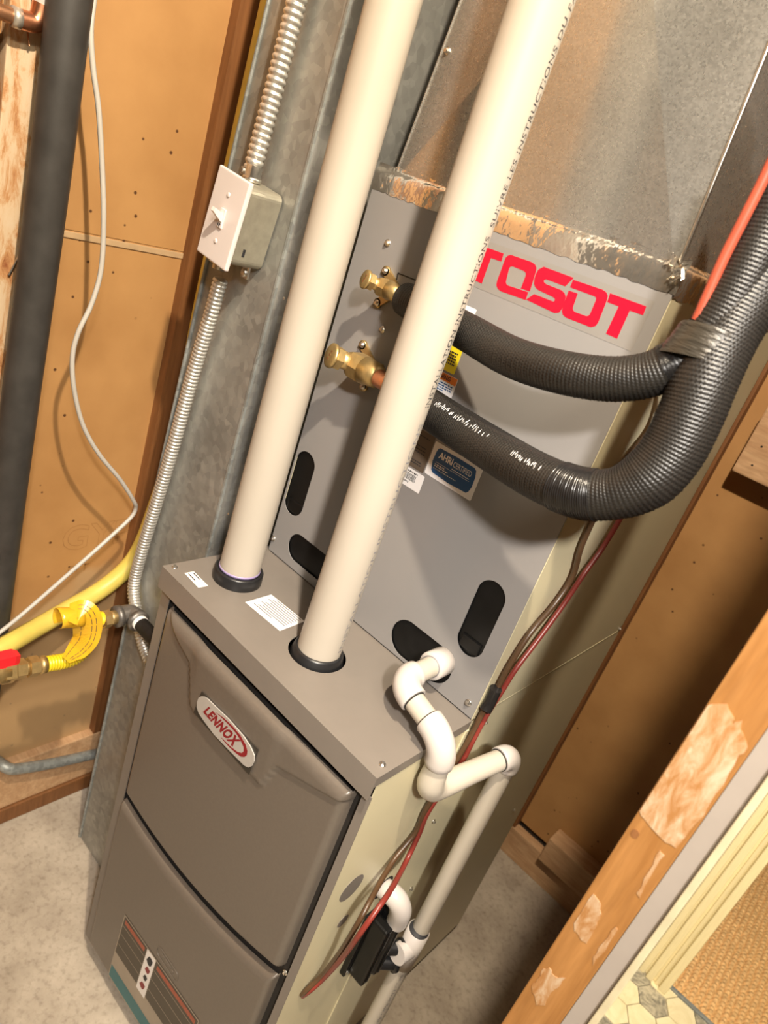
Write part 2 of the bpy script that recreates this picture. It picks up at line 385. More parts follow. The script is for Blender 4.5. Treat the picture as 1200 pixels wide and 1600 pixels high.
# hexagonal marble tiles, each its own piece
R6 = 0.040; k = 0
for i in range(-1, 8):
    for j in range(0, 13):
        cx = 0.790 + i * 1.5 * R6; cy = 1.0 - j * math.sqrt(3) * R6 + (i % 2) * math.sqrt(3) / 2 * R6
        if cx + R6 < 0.755 or cx + R6 > 1.25 or cy > 1.055 or cy < 0.30: continue
        b = B(); b.plate([(max(0.7425, cx + (R6 - 0.0015) * math.cos(PI / 3 * q)), min(1.0345, cy + (R6 - 0.0015) * math.sin(PI / 3 * q))) for q in range(6)], [], XYat(-0.004), 0.004)
        b.build('tile', tile_g if (i + 2 * j) % 3 == 0 or (i * 5 + j * 3) % 7 == 0 else tile_c, st); k += 1
# metal edge strip between tile and carpet
struct(B().box(0.80, 1.4, 1.036, 1.046, -0.004, 0.004, 0.001).build('trim_1', gal_old))
# woven carpet nubs
b = B(); rr = random.Random(3)
for i in range(34):
    for j in range(60):
        cx = 0.84 + i * 0.0150 + rr.uniform(-0.0015, 0.0015); cy = 1.055 + j * 0.0150 + (i % 2) * 0.0075; r = 0.0085; h = rr.uniform(0.003, 0.0065)
        v = [(cx + r * math.cos(PI / 3 * q), cy + r * math.sin(PI / 3 * q), -0.004) for q in range(6)] + [(cx + r * 0.55 * math.cos(PI / 3 * q), cy + r * 0.55 * math.sin(PI / 3 * q), h) for q in range(6)]
        b.add(v, [[q, (q + 1) % 6, 6 + (q + 1) % 6, 6 + q] for q in range(6)] + [[6, 7, 8, 9, 10, 11]], True)
o = b.build('carpet_weave', sisal); o['kind'] = 'stuff'; tag(o, 'tan woven sisal carpet beyond the cream door casing', 'carpet')

# left wall: brown gypsum sheets behind wooden framing
wl = struct(B().box(-0.40, -0.378, -2.6, 3.4, -0.02, 2.5).build('wall_left', backp))
B().box(-0.378, -0.365, -0.95, 0.95, 1.2585, 2.45, 0.001).build('gypsum_panel', gyp, wl)
B().box(-0.378, -0.3655, -0.95, 0.95, 0.10, 1.258, 0.001).build('gypsum_panel', gyp, wl)
B().box(-0.3655, -0.3632, -0.95, 0.95, 1.247, 1.2565, 0.0012).build('panel_edge_bead', plain('pale_panel_tape', (0.50, 0.34, 0.19), 0.6), wl)
def board(name, mat, left, right, x0, x1, parent):
    """vertical board on an x-plane from edge points (y,z)"""
    b = B(); n = len(left)
    v = []
    for (ly, lz), (ry, rz) in zip(left, right): v += [(x1, ly, lz), (x1, ry, rz), (x0, ly, lz), (x0, ry, rz)]
    f = []
    for i in range(n - 1):
        a, c = 4 * i, 4 * i + 4
        f += [[a, a + 1, c + 1, c], [a + 2, c + 2, c + 3, a + 3], [a, c, c + 2, a + 2], [a + 1, a + 3, c + 3, c + 1]]
    f += [[0, 2, 3, 1], [4 * n - 4, 4 * n - 3, 4 * n - 1, 4 * n - 2]]
    return b.add(v, f).build(name, mat, parent)
board('stud', wood_b, [(0.165, 0.174), (0.167, 0.62), (0.172, 1.64), (0.175, 2.4)], [(0.255, 0.174), (0.257, 0.62), (0.262, 1.64), (0.265, 2.4)], -0.378, -0.345, wl)
B().box(-0.378, -0.345, -0.142, -0.066, 0.17, 2.45, 0.002).build('stud', wood_w, wl)
B().box(-0.378, -0.356, -0.32, -0.146, 0.17, 2.45, 0.002).build('plank', wood_b, wl)
B().box(-0.378, -0.345, -0.95, 0.95, 0.045, 0.172, 0.003).build('bottom_plate', wood_p, wl)
B().box(-0.378, -0.340, -0.95, 0.95, 0.0, 0.043, 0.003).build('sill_plank', wood_b, wl)
# staple and nail on the pale stud
B().tube([(-0.342,-0.1013,1.2198),(-0.342,-0.1145,1.1853)], 0.0018, 8).build('staple', steel, wl)
B().tube([(-0.344,-0.1211,1.4924),(-0.336,-0.1193,1.4728)], 0.0012, 8).build('nail', oldcopper, wl)
# faded print on the gypsum paper
fnw = lambda u, v: (-0.3652, u, v)
GY = [(0.0351,0.6797),(0.0781,0.6784),(0.1849,0.6687),(0.0285,0.7456),(0.1674,0.7415),(0.0542,0.6257),(0.1094,0.6254)]
b = B()
def outline_text(body, u0, v0, u1, v1, tw):
    v, f = text_mesh(body, 1.0, offset=0.012); v2, f2 = text_mesh(body, 1.0, offset=0.012)
    # boundary edges of the glyphs become thin ink lines
    ec = {}
    for q in f:
        for i in range(len(q)):
            e = tuple(sorted((q[i], q[(i + 1) % len(q)]))); ec[e] = ec.get(e, 0) + 1
    xs = [p[0] for p in v]; ys = [p[1] for p in v]; a, c, d_, e_ = min(xs), max(xs), min(ys), max(ys)
    g = B()
    def mp(p): return ((u0 + (p[0] - a) / (c - a) * (u1 - u0)), (v0 + (p[1] - d_) / (e_ - d_) * (v1 - v0)))
    for (i, j), n in ec.items():
        if n != 1: continue
        p, q = mp(v[i]), mp(v[j]); dx, dy = q[0] - p[0], q[1] - p[1]; L = math.hypot(dx, dy)
        if L < 1e-6: continue
        nx, ny = -dy / L * tw, dx / L * tw
        g.add([fnw(p[0] + nx, p[1] + ny), fnw(q[0] + nx, q[1] + ny), fnw(q[0] - nx, q[1] - ny), fnw(p[0] - nx, p[1] - ny)], [[0, 1, 2, 3]])
    return g
faded = plain('faded_board_print', (0.36, 0.18, 0.06), 0.6)
outline_text('GYP', GY[0][0], GY[1][1], GY[4][0] + 0.005, GY[1][1] + 0.055, 0.0006).build('board_print', faded, wl)
b = B()
for q in range(3): quad(b, GY[5][0] + q * 0.016, GY[5][0] + q * 0.016 + 0.003, GY[5][1], GY[5][1] + 0.016, fnw); quad(b, GY[5][0] + q * 0.016, GY[5][0] + q * 0.016 + 0.010, GY[5][1] + 0.013, GY[5][1] + 0.016, fnw)
b.build('board_print', faded, wl)

# back wall
wb = struct(B().box(-0.40, 0.80, 1.022, 1.06, -0.02, 2.5).build('wall_back', backp))
B().box(-0.36, 0.735, 1.012, 1.022, 0.10, 2.45, 0.002).build('gypsum_panel', gyp_b, wb)
B().box(0.345, 0.385, 0.985, 1.012, 0.09, 2.45, 0.002).build('stud', wood_b, wb)
B().box(-0.36, 0.735, 0.985, 1.012, 0.0, 0.088, 0.003).build('bottom_plate', wood_p, wb)
B().box(0.478, 0.66, 0.955, 1.012, 0.092, 0.168, 0.003).build('wood_block', wood_p, wb)
blk = B().box(0.425, 0.735, 0.950, 1.012, 1.186, 1.33, 0.003).build('wood_block', wood_p, wb)
for p in [(0.452,0.949,1.251),(0.4537,0.949,1.2117)]: B().lathe((p[0], 0.950, p[2]), (0, -1, 0), [(0, 0.0022), (0.0005, 0.002)], 10).build('nail_hole', dark, blk)

# right partition: end stud, drywall on its far side, cream bead
wr = struct(B().box(0.7195, 0.7350, -0.030, 1.012, 0.0, 2.45).build('wall_right', drywall))
stud = B().box(0.6795, 0.7193, -0.030, 0.059, 0.0, 2.45, 0.0015).build('stud', wood_o, wr)
for y0 in (0.42, 0.92): B().box(0.6795, 0.7193, y0, y0 + 0.089, 0.0, 2.45, 0.0015).build('stud', wood_o, wr)
B().box(0.7355, 0.7415, -0.034, 0.10, 0.0, 2.45, 0.001).build('corner_bead', plain('corner_bead_paint', (0.50, 0.44, 0.29), 0.4), wr)
SM = lambda px: [(p[0], p[1]) for p in px]
for poly in ([(0.6785,1.1951),(0.6904,1.2049),(0.6984,1.1983),(0.7,1.1938),(0.7042,1.2013),(0.7062,1.1934),(0.7139,1.1886),(0.7165,1.1822),(0.7147,1.1757),(0.7165,1.1491),(0.7177,1.1166),(0.7147,1.0777),(0.7069,1.0762),(0.6852,1.0809),(0.6805,1.083),(0.6767,1.115),(0.679,1.1471),(0.68,1.1706)],
             [(0.6849,0.9877),(0.6925,0.9864),(0.698,0.9773),(0.6998,0.9637),(0.7017,0.9416),(0.6959,0.941),(0.6877,0.943),(0.6842,0.9523),(0.6851,0.967)],
             [(0.6839,0.8829),(0.6879,0.8893),(0.6945,0.8855),(0.7021,0.8939),(0.7023,0.8792),(0.6995,0.8688),(0.7005,0.8504),(0.6954,0.8441),(0.6893,0.85),(0.6835,0.8551),(0.6852,0.8685)],
             [(0.7066,1.0666),(0.7117,1.0652),(0.7108,1.0549),(0.7139,1.0171),(0.7112,1.0189),(0.7087,1.0453)],
             [(0.7115,0.9783),(0.7143,0.9765),(0.7151,0.9508),(0.7136,0.928),(0.7112,0.9347),(0.7106,0.9559)]):
    c = (sum(p[0] for p in poly) / len(poly), sum(p[1] for p in poly) / len(poly)); rg = random.Random(len(poly)); fine = []
    for i in range(len(poly)):
        p, q = poly[i], poly[(i + 1) % len(poly)]
        for t in (0, 0.33, 0.66): fine.append((min(max(p[0] + (q[0] - p[0]) * t + rg.uniform(-0.0008, 0.0008), 0.6805), 0.7185), p[1] + (q[1] - p[1]) * t + rg.uniform(-0.001, 0.001)))
    B().plate(fine, [], XZat(-0.0300), 0.0005).build('compound_smear', smear, stud, 'pale dried compound smeared on the stud')
kn = [(0.6864,1.0637)][0]
B().plate(oval(kn[0], kn[1], 0.0030, 0.0042), [], XZat(-0.0300), 0.0003).build('knot', wood_b, stud, 'dark brown knot')
# casing of the next doorway
cs = struct(B().box(0.790, 0.866, 1.016, 1.050, 0.0, 2.3, 0.004).build('trim_2', cream))
for x0, x1, pr in ((0.792, 0.806, 0.006), (0.812, 0.828, 0.010), (0.834, 0.842, 0.004), (0.846, 0.864, 0.012)):
    B().box(x0, x1, 1.016 - pr, 1.018, 0.0, 2.3, 0.0025).build('moulding', cream, cs)

# ================================================================ FURNACE
F = thing('furnace', 'grey-brown steel gas furnace with two curved doors and an oval red-lettered badge', 'furnace', (W / 2, 0.3, 0))
B().box(0.006, W - 0.006, 0.03, 0.66, 0.0, 0.03, 0.002).build('base_pad', dark, F)
b = B()   # shell: left, right (with flange), back, front flanges, bottom
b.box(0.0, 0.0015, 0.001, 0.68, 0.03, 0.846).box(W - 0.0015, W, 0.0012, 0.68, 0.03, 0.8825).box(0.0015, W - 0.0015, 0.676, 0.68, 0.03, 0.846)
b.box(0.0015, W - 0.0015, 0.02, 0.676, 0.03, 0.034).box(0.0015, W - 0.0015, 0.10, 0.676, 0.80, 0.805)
b.build('cabinet_side', sidepaint_lit, F)
b = B(); b.box(-0.003, 0.017, 0.0, 0.0012, 0.03, 0.846).box(W - 0.0125, W, 0.0, 0.0012, 0.03, 0.846).box(0.017, W - 0.0125, 0.018, 0.0192, 0.03, 0.846)
b.box(-0.003, -0.0018, 0.0012, 0.02, 0.03, 0.846)
b.build('front_flange', paint, F)
B().box(0.004, W - 0.004, 0.006, 0.0172, 0.034, 0.84).build('door_gap_shade', dark, F)  # dark sheet puts the shade into the gaps around the doors
b = B(); b.plate([(-0.004, -0.009), (W + 0.001, -0.009), (W + 0.001, 0.182), (-0.004, 0.182)], [circle(0.0605, 0.0783, 0.033), circle(0.2478, 0.0768, 0.0405, 40)], XYat(H - 0.0015), 0.0015)
b.box(-0.004, W + 0.001, -0.009, -0.0075, 0.8475, H - 0.0015).box(-0.004, -0.0025, -0.0075, 0.182, 0.8475, H - 0.0015).box(W - 0.0002, W + 0.001, -0.0075, 0.182, 0.868, H - 0.0015)
b.box(-0.004, W, 0.182, 0.68, H - 0.0025, H - 0.001)
tray = b.build('top_tray', paint, F)
B().box(0.01, W - 0.01, 0.004, 0.16, 0.835, 0.84).build('hole_shade_sheet', blackp, F)  # black sheet stands for the shade inside the tray holes
for p in ((0.0055, 0.0058), (0.0777, 0.0525), (0.4345, 0.0120)): screw('screw', (p[0], p[1], H), (0, 0, 1), 0.0042, tray)
def door(name, x0, x1, zb, zt, y0, depth, rs, rt, rb, relief):
    nx, nz = 110, 110; v = []; f = []
    for j in range(nz + 1):
        for i in range(nx + 1):
            u = i / nx; t = j / nz; u = 0.5 - 0.5 * math.cos(PI * u) * (0.35 + 0.65 * 1) if False else u
            u = u + 0.11 * math.sin(2 * PI * u) * -1 * 0.6; t = t - 0.066 * math.sin(2 * PI * t)
            x = x0 + (x1 - x0) * u; a, c = zb(x), zt(x); z = a + (c - a) * t
            e = 0.0
            for dd, r, k_ in ((x - x0, rs, 1.0), (x1 - x, rs, 1.0), (c - z, rt, 0.6), (z - a, rb, 1.0)):
                if dd < r: e = max(e, k_ * (1 - math.sqrt(max(0, 1 - (1 - dd / r) ** 2))))
            v.append((x, y0 + relief(x, z) + depth * e, z))
    for j in range(nz):
        for i in range(nx): q = j * (nx + 1) + i; f.append([q, q + 1, q + nx + 2, q + nx + 1])
    return B().add(v, f, True).build(name, doorpaint, F)
GR = [(0.0, 0.842), (0.0288, 0.8315), (0.071, 0.804), (0.1073, 0.7908), (0.1288, 0.7312), (0.144, 0.7258), (0.2968, 0.731), (0.3126, 0.7797), (0.4155, 0.818), (0.45, 0.83)]
def gz(x):
    for (xa, za), (xb, zb_) in zip(GR, GR[1:]):
        if xa <= x <= xb: return za + (zb_ - za) * (x - xa) / (xb - xa)
    return 0.83
def sstep(t): t = min(1, max(0, t)); return t * t * (3 - 2 * t)
def rel_up(x, z):
    g = gz(x); s_ = 1.0
    for dx in (-0.006, 0.006): s_ = min(s_, 1.0)
    return -0.0045 * sstep((z - g + 0.003) / 0.006) - 0.004 * sstep((z - g) / 0.12)
DB = lambda x: 0.4519 + (-0.1595) * (x - 0.0271) + 0.706 * (x - 0.0271) ** 2
up = door('upper_door', 0.0235, 0.4215, DB, lambda x: 0.8290 + 0.012 * x, -0.0105, 0.022, 0.012, 0.018, 0.010, rel_up)
lo = door('lower_door', 0.019, 0.4195, lambda x: 0.0475, lambda x: DB(x) - 0.0265 + 0.006 * (x / W), -0.0105, 0.022, 0.010, 0.016, 0.010, lambda x, z: 0.0)
screw('screw', [(0.4278,0.0,0.4975)][0], (0, -1, 0), 0.004, F)
# badge
YB = -0.0170
B().plate([(0.1508,0.775),(0.2785,0.7799),(0.2763,0.7338),(0.1457,0.7319)], [], XZat(YB), 0.0006).build('badge_recess', plain('dark_badge_recess', (0.028, 0.024, 0.019), 0.5), up)
B().plate([(0.1532,0.7679),(0.1593,0.7723),(0.1667,0.7752),(0.1797,0.776),(0.2143,0.7791),(0.2489,0.7783),(0.2655,0.7747),(0.2762,0.7685),(0.2787,0.7609),(0.2776,0.7513),(0.2728,0.7443),(0.265,0.7408),(0.2515,0.7396),(0.2269,0.7375),(0.1964,0.7359),(0.1716,0.7388),(0.1578,0.7412),(0.1506,0.7467),(0.1489,0.7549),(0.1495,0.7626)], [], XZat(YB - 0.0006), 0.0016).build('badge', label_g, up, 'pale rounded name badge with dark red lettering')
B().plate([(0.1889,0.7695),(0.2059,0.774),(0.2258,0.7762),(0.2432,0.7754),(0.2573,0.7707),(0.2633,0.7651),(0.2643,0.7586),(0.2613,0.7527),(0.2554,0.7479),(0.2455,0.7452),(0.2305,0.743),(0.2177,0.7429),(0.2116,0.7438),(0.2195,0.7445),(0.2327,0.7456),(0.2471,0.7491),(0.2547,0.7538),(0.2573,0.759),(0.255,0.7649),(0.2472,0.7691),(0.2352,0.7721),(0.2193,0.7724),(0.2021,0.7713)], [], XZat(YB - 0.0022), 0.0002).build('badge_swoosh', redbadge, up)
LQ = [(0.1654,0.75),(0.2365,0.7483),(0.2487,0.7692),(0.174,0.7672)]
def bil(Qd, y):
    (a, b_, c, d_) = Qd
    return lambda u, v: ((a[0] * (1 - u) + b_[0] * u) * (1 - v) + (d_[0] * (1 - u) + c[0] * u) * v, y, (a[1] * (1 - u) + b_[1] * u) * (1 - v) + (d_[1] * (1 - u) + c[1] * u) * v)
fit_letter('badge_lettering', 'LENNOX', (0, 0, 1, 1), redbadge, up, bil(LQ, YB - 0.0024), offset=0.05, spacing=1.1)
# door notice
YL = -0.0112
SQ = [(0.0995,0.0538),(0.4711,0.0527),(0.328,0.2469),(0.1037,0.2303)]
SQ = [SQ[0], (SQ[2][0] - 0.002, SQ[0][1] + 0.012), SQ[2], SQ[3]]
fn = bil(SQ, YL)
qd = lambda u0, u1, v0, v1, m, dz, nm: B().add([(p[0], p[1] - dz, p[2]) for p in (fn(u0, v0), fn(u1, v0), fn(u1, v1), fn(u0, v1))], [[0, 1, 2, 3]]).build(nm, m, lo)
qd(0, 1, 0, 1, beigeprint, 0, 'door_notice')
qd(0.01, 0.33, 0.42, 0.985, olive, 0.0002, 'notice_panel'); qd(0.455, 0.99, 0.42, 0.985, olive, 0.0002, 'notice_panel')
qd(0.01, 0.99, 0.02, 0.20, teal, 0.0002, 'notice_strip'); qd(0.335, 0.45, 0.38, 0.985, label_w, 0.0002, 'notice_panel')
fd = lambda u, v: (fn(u, v)[0], YL - 0.0005, fn(u, v)[2])
for u0, u1 in ((0.03, 0.31), (0.48, 0.97)):
    b = B(); dashes(b, u0, u1, 0.90, 0.06, fd, int(u0 * 100), 0.012, 0.022); b.build('notice_title', rust, lo)
b = B()
for v in (0.56, 0.72, 0.85):
    for u0, u1 in ((0.015, 0.325), (0.46, 0.985)): quad(b, u0, u1, v, v + 0.008, fd)
b.build('notice_rule', beigeprint, lo)
for (cu, cv, r) in ((0.395, 0.88, 0.03), (0.40, 0.63, 0.02)): B().add([fd(cu + r * math.cos(2 * PI * q / 9) * (1 + 0.4 * (q % 2)), cv + 2.0 * r * math.sin(2 * PI * q / 9)) for q in range(9)], [list(range(9))]).build('notice_pictogram', ink, lo)
for (cu, cv, r) in ((0.40, 0.75, 0.024), (0.395, 0.50, 0.026)): B().add([fd(cu + r * math.cos(2 * PI * q / 9) * (1 + 0.5 * (q % 2)), cv + 1.8 * r * math.sin(2 * PI * q / 9)) for q in range(9)], [list(range(9))]).build('notice_pictogram', redbadge, lo)
em = [(0.2057,0.2538),(0.2493,0.2464),(0.2527,0.2689),(0.2108,0.2732)]
b = B(); ex = sum(p[0] for p in em) / 4; ez = sum(p[1] for p in em) / 4
b.plate(rrect(ex - 0.031, ex + 0.031, ez - 0.011, ez + 0.011, 0.010), [rrect(ex - 0.0295, ex + 0.0295, ez - 0.0095, ez + 0.0095, 0.009)], XZat(-0.0100), 0.0014)
b.box(ex - 0.018, ex + 0.010, -0.0115, -0.0100, ez - 0.001, ez + 0.004, 0.0004).box(ex + 0.014, ex + 0.018, -0.0115, -0.0100, ez - 0.004, ez + 0.002, 0.0004)
b.build('embossed_mark', doorpaint, lo)
# tray labels
LA = [(0.0231,0.011),(0.0619,0.0095),(0.0626,0.0258),(0.024,0.0267)]
LB = [(0.1152,0.053),(0.1886,0.058),(0.1855,0.1077),(0.1135,0.103)]
def bilz(Qd, z):
    a, b_, c, d_ = Qd
    return lambda u, v: ((a[0] * (1 - u) + b_[0] * u) * (1 - v) + (d_[0] * (1 - u) + c[0] * u) * v, (a[1] * (1 - u) + b_[1] * u) * (1 - v) + (d_[1] * (1 - u) + c[1] * u) * v, z)
for Qd, rows in ((LA, 2), (LB, 9)):
    g = bilz(Qd, H + 0.0003)
    B().add([g(0, 0), g(1, 0), g(1, 1), g(0, 1)], [[0, 1, 2, 3]]).build('label_sticker', label_w, tray)
    g2 = bilz(Qd, H + 0.0005); b = B()
    for r in range(rows):
        v = (0.25 + 0.5 * r / max(1, rows - 1)) if rows < 3 else 0.18 + 0.74 * r / (rows - 1)
        dashes(b, 0.08 if rows < 3 else (0.1 + 0.18 * ((r * 7) % 3) / 3), (0.55 if rows < 3 else (0.62 if r == 0 else 0.93)), v, 0.12 if rows < 3 else 0.04, g2, r + rows, 0.02, 0.07)
    b.build('fine_print', inkgrey if rows > 3 else ink, tray)
# side details: knockouts, seam bolts
for (cy, cz, ry, rz) in ((0.0487, 0.652, 0.0215, 0.0205), (0.0662, 0.5695, 0.0105, 0.0105)):
    B().plate(circle(cy, cz, ry, 28), [], YZat(W), 0.0004).build('knockout_plug', paint, F, 'grey round knockout plug')
for p in [(0.4445,0.2188,0.6685),(0.4445,0.2622,0.483),(0.4445,0.6231,0.4432),(0.4445,0.233,0.8577),(0.4445,0.2107,0.8596)]: screw('screw', (W, p[1], p[2]), (1, 0, 0), 0.0038, F)
B().box(W, W + 0.0025, 0.176, 0.184, 0.03, 0.868, 0.0008).build('side_rib', sidepaint_lit, F)

# ================================================================ COIL CABINET
C = thing('coil_cabinet', 'tall grey evaporator coil cabinet with red logo sticker standing on the furnace', 'coil cabinet', (W / 2, 0.42, H))
X0 = 0.008
ov = [oval(0.0325, 1.0195, 0.0215, 0.0540), oval(0.098, 0.923, 0.052, 0.0235), oval(0.3985, 1.0165, 0.0210, 0.0565), oval(0.337, 0.919, 0.055, 0.0285)]
B().plate([(X0, H + 0.0024), (W - 0.0006, H + 0.0024), (W - 0.0006, TOPC), (X0, TOPC)], ov, XZat(D + 0.0012), 0.0012).build('front_panel', coilpaint, C)
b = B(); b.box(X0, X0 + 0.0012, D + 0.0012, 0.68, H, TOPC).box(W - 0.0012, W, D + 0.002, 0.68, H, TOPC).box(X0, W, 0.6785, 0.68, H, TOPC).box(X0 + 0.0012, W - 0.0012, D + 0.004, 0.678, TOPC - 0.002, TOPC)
b.build('cabinet_side', sidepaint_lit, C)
b = B()
b.box(X0 + 0.002, W - 0.002, D + 0.0035, D + 0.008, H + 0.0005, 1.10)
for lo_, hi_, cx in ((0.965, 1.074, 0.0345), (0.961, 1.072, 0.3985)): b.box(cx - 0.016, cx + 0.016, D + 0.0015, D + 0.006, lo_ + 0.004, lo_ + 0.024, 0.002)
b.build('drain_pan', blackp, C)
for p in [(0.431,0.1808,0.9034),(0.0987,0.1808,1.2901),(0.0624,0.1808,1.3945),(0.0012,0.1808,0.9083)]: screw('screw', (max(p[0], X0 + 0.004), D, p[2]), (0, -1, 0), 0.0048, C)
for p in [(0.4445,0.2228,0.8728),(0.4445,0.701,0.8824)]: screw('screw', (W, min(p[1], 0.672), max(p[2], H + 0.006)), (1, 0, 0), 0.0038, C)
B().box(W, W + 0.0005, 0.19, 0.68, H - 0.001, H + 0.0015, 0.0001).build('seam_flange', sidepaint_lit, C)
# access seam around the valves
b = B(); se = [(0.0971,1.3461),(0.0947,1.3648),(0.1268,1.3656),(0.0856,1.2179),(0.0864,1.2068)]
for p, q in ((se[0], se[1]), (se[1], se[2])):
    b.tube([(p[0], D - 0.0002, p[1]), (q[0], D - 0.0002, q[1])], 0.0008, 6)
b.build('access_seam', dark, C)
# logo sticker
lg = B().plate(rrect(0.190, 0.4300, 1.3855, 1.4388, 0.001), [], XZat(D), 0.0002).build('logo_sticker', clear, C, 'clear sticker with large red block lettering')
LT = dict(T=[(0.3814,1.4315),(0.424,1.4317),(0.4249,1.4227),(0.4095,1.4223),(0.4096,1.392),(0.3957,1.3925),(0.3963,1.4224),(0.3825,1.4223)],
  Q=[(0.243,1.4282),(0.2449,1.4311),(0.2484,1.4331),(0.2779,1.4336),(0.2833,1.4323),(0.2864,1.4298),(0.2876,1.4259),(0.2897,1.4037),(0.2773,1.4032),(0.2771,1.4177),(0.276,1.4205),(0.2732,1.4218),(0.2566,1.4222),(0.2538,1.4212),(0.2527,1.4189),(0.255,1.4041),(0.2565,1.402),(0.2592,1.401),(0.2882,1.4024),(0.2888,1.3935),(0.2533,1.3921),(0.2479,1.3934),(0.2442,1.3967),(0.2433,1.4014)],
  S=[(0.2888,1.4234),(0.2898,1.4286),(0.2946,1.4333),(0.3349,1.4333),(0.3292,1.4221),(0.3036,1.422),(0.3013,1.4204),(0.3023,1.4184),(0.3059,1.4172),(0.3267,1.4171),(0.3316,1.4153),(0.3348,1.4122),(0.336,1.4049),(0.3361,1.3988),(0.3344,1.3944),(0.3293,1.3922),(0.289,1.3941),(0.2963,1.4029),(0.3228,1.403),(0.324,1.4048),(0.3227,1.4066),(0.32,1.4073),(0.2996,1.4084),(0.2943,1.41),(0.2908,1.4134),(0.2892,1.4187)],
  D=[(0.3349,1.4314),(0.3717,1.4322),(0.3768,1.4311),(0.3804,1.4281),(0.3813,1.4234),(0.3824,1.4),(0.3813,1.3958),(0.3768,1.3927),(0.3452,1.3923),(0.34,1.3937),(0.3369,1.3972),(0.3359,1.403),(0.335,1.4195),(0.3466,1.4198),(0.3477,1.4046),(0.3493,1.4022),(0.352,1.4012),(0.3666,1.4016),(0.3688,1.4028),(0.3697,1.405),(0.3695,1.4204),(0.3684,1.4226),(0.366,1.4232),(0.335,1.423)])
for key, dx in (('T', -0.1855), ('Q', 0), ('S', 0), ('D', 0), ('T', 0)):
    B().plate([(p[0] + dx, p[1]) for p in LT[key]], [], XZat(D - 0.0002), 0.0002).build('logo_letter', redlogo, lg)
# notices stuck on the front
yy = D - 0.0004
def rect_label(x0, x1, z0, z1, m, r=0.0015, label=None): return B().plate(rrect(x0, x1, z0, z1, r), [], XZat(D), 0.0003).build('label_sticker', m, C, label)
fxz = lambda y: (lambda u, v: (u, y, v))
a = rect_label(0.2411, 0.3208, 1.1465, 1.1925, label_w, 0.002, 'white and blue certification label')
B().plate([(0.2516,1.1871),(0.2822,1.188),(0.3089,1.1875),(0.3125,1.1853),(0.3148,1.1768),(0.315,1.1633),(0.313,1.1561),(0.3101,1.153),(0.2809,1.1514),(0.2532,1.1527),(0.2496,1.1555),(0.2469,1.1666),(0.2476,1.1794),(0.2489,1.1849)], [], XZat(D - 0.0003), 0.0002).build('blue_field', blue, a)
fit_letter('print', 'AHRI', (0.2535, 1.1745, 0.2765, 1.1835), label_w, a, fxz(D - 0.0007), offset=0.03)
fit_letter('print', 'CERTIFIED', (0.2785, 1.1740, 0.3085, 1.1815), label_w, a, fxz(D - 0.0007))
b = B()
for z, u0, u1, h in ((1.1700, 0.2785, 0.3070, 0.0012), (1.1678, 0.252, 0.3085, 0.0004), (1.1645, 0.252, 0.269, 0.0014), (1.1620, 0.252, 0.275, 0.0014), (1.1590, 0.252, 0.290, 0.0009)):
    (quad(b, u0, u1, z, z + h, fxz(D - 0.0007)) if h < 0.0005 else dashes(b, u0, u1, z, h, fxz(D - 0.0007), int(z * 1e4), 0.001, 0.003))
b.build('print', label_w, a)
a = rect_label(0.195, 0.2442, 1.1160, 1.1414, label_w)
b = B(); rg = random.Random(5); x = 0.196
while x < 0.232: ww = rg.uniform(0.0004, 0.0011); quad(b, x, x + ww, 1.1255, 1.1350, fxz(D - 0.0005)); x += ww + rg.uniform(0.0004, 0.0009)
dashes(b, 0.197, 0.233, 1.1365, 0.0022, fxz(D - 0.0005), 4, 0.001, 0.002); dashes(b, 0.197, 0.222, 1.1212, 0.0022, fxz(D - 0.0005), 9, 0.001, 0.002)
b.build('barcode', ink, a)
a = rect_label(0.180, 0.2392, 1.1440, 1.1960, brownlab)
b = B()
for z in (1.150, 1.1535, 1.166, 1.170, 1.1745, 1.188): dashes(b, 0.190, 0.232, z, 0.0016, fxz(D - 0.0005), int(z * 1e4))
b.build('fine_print', ink, a)
a = rect_label(0.180, 0.2402, 1.2480, 1.2766, label_w, 0.001, 'warning label with orange header')
quad(B(), 0.1805, 0.2397, 1.2670, 1.2762, fxz(D - 0.0005)).build('orange_header', orange, a)
fit_letter('print', 'WARNING', (0.195, 1.2690, 0.2300, 1.2745), ink, a, fxz(D - 0.0007), offset=0.02)
b = B()
for q in range(4): dashes(b, 0.190, 0.2365 - 0.012 * (q == 3), 1.2630 - 0.0030 * q, 0.0017, fxz(D - 0.0005), q + 20)
b.build('fine_print', blue, a)
a = rect_label(0.185, 0.2316, 1.2795, 1.3115, yelprint, 0.001, 'yellow notice with small dark print')
b = B()
for q in range(5): dashes(b, 0.190, 0.2275, 1.3030 - 0.0036 * q, 0.0020, fxz(D - 0.0005), q + 40)
b.build('fine_print', ink, a)
a = rect_label(0.190, 0.2301, 1.3490, 1.3622, label_w)
fit_letter('print', 'WARNING', (0.2035, 1.3525, 0.2225, 1.3560), ink, a, fxz(D - 0.0006))
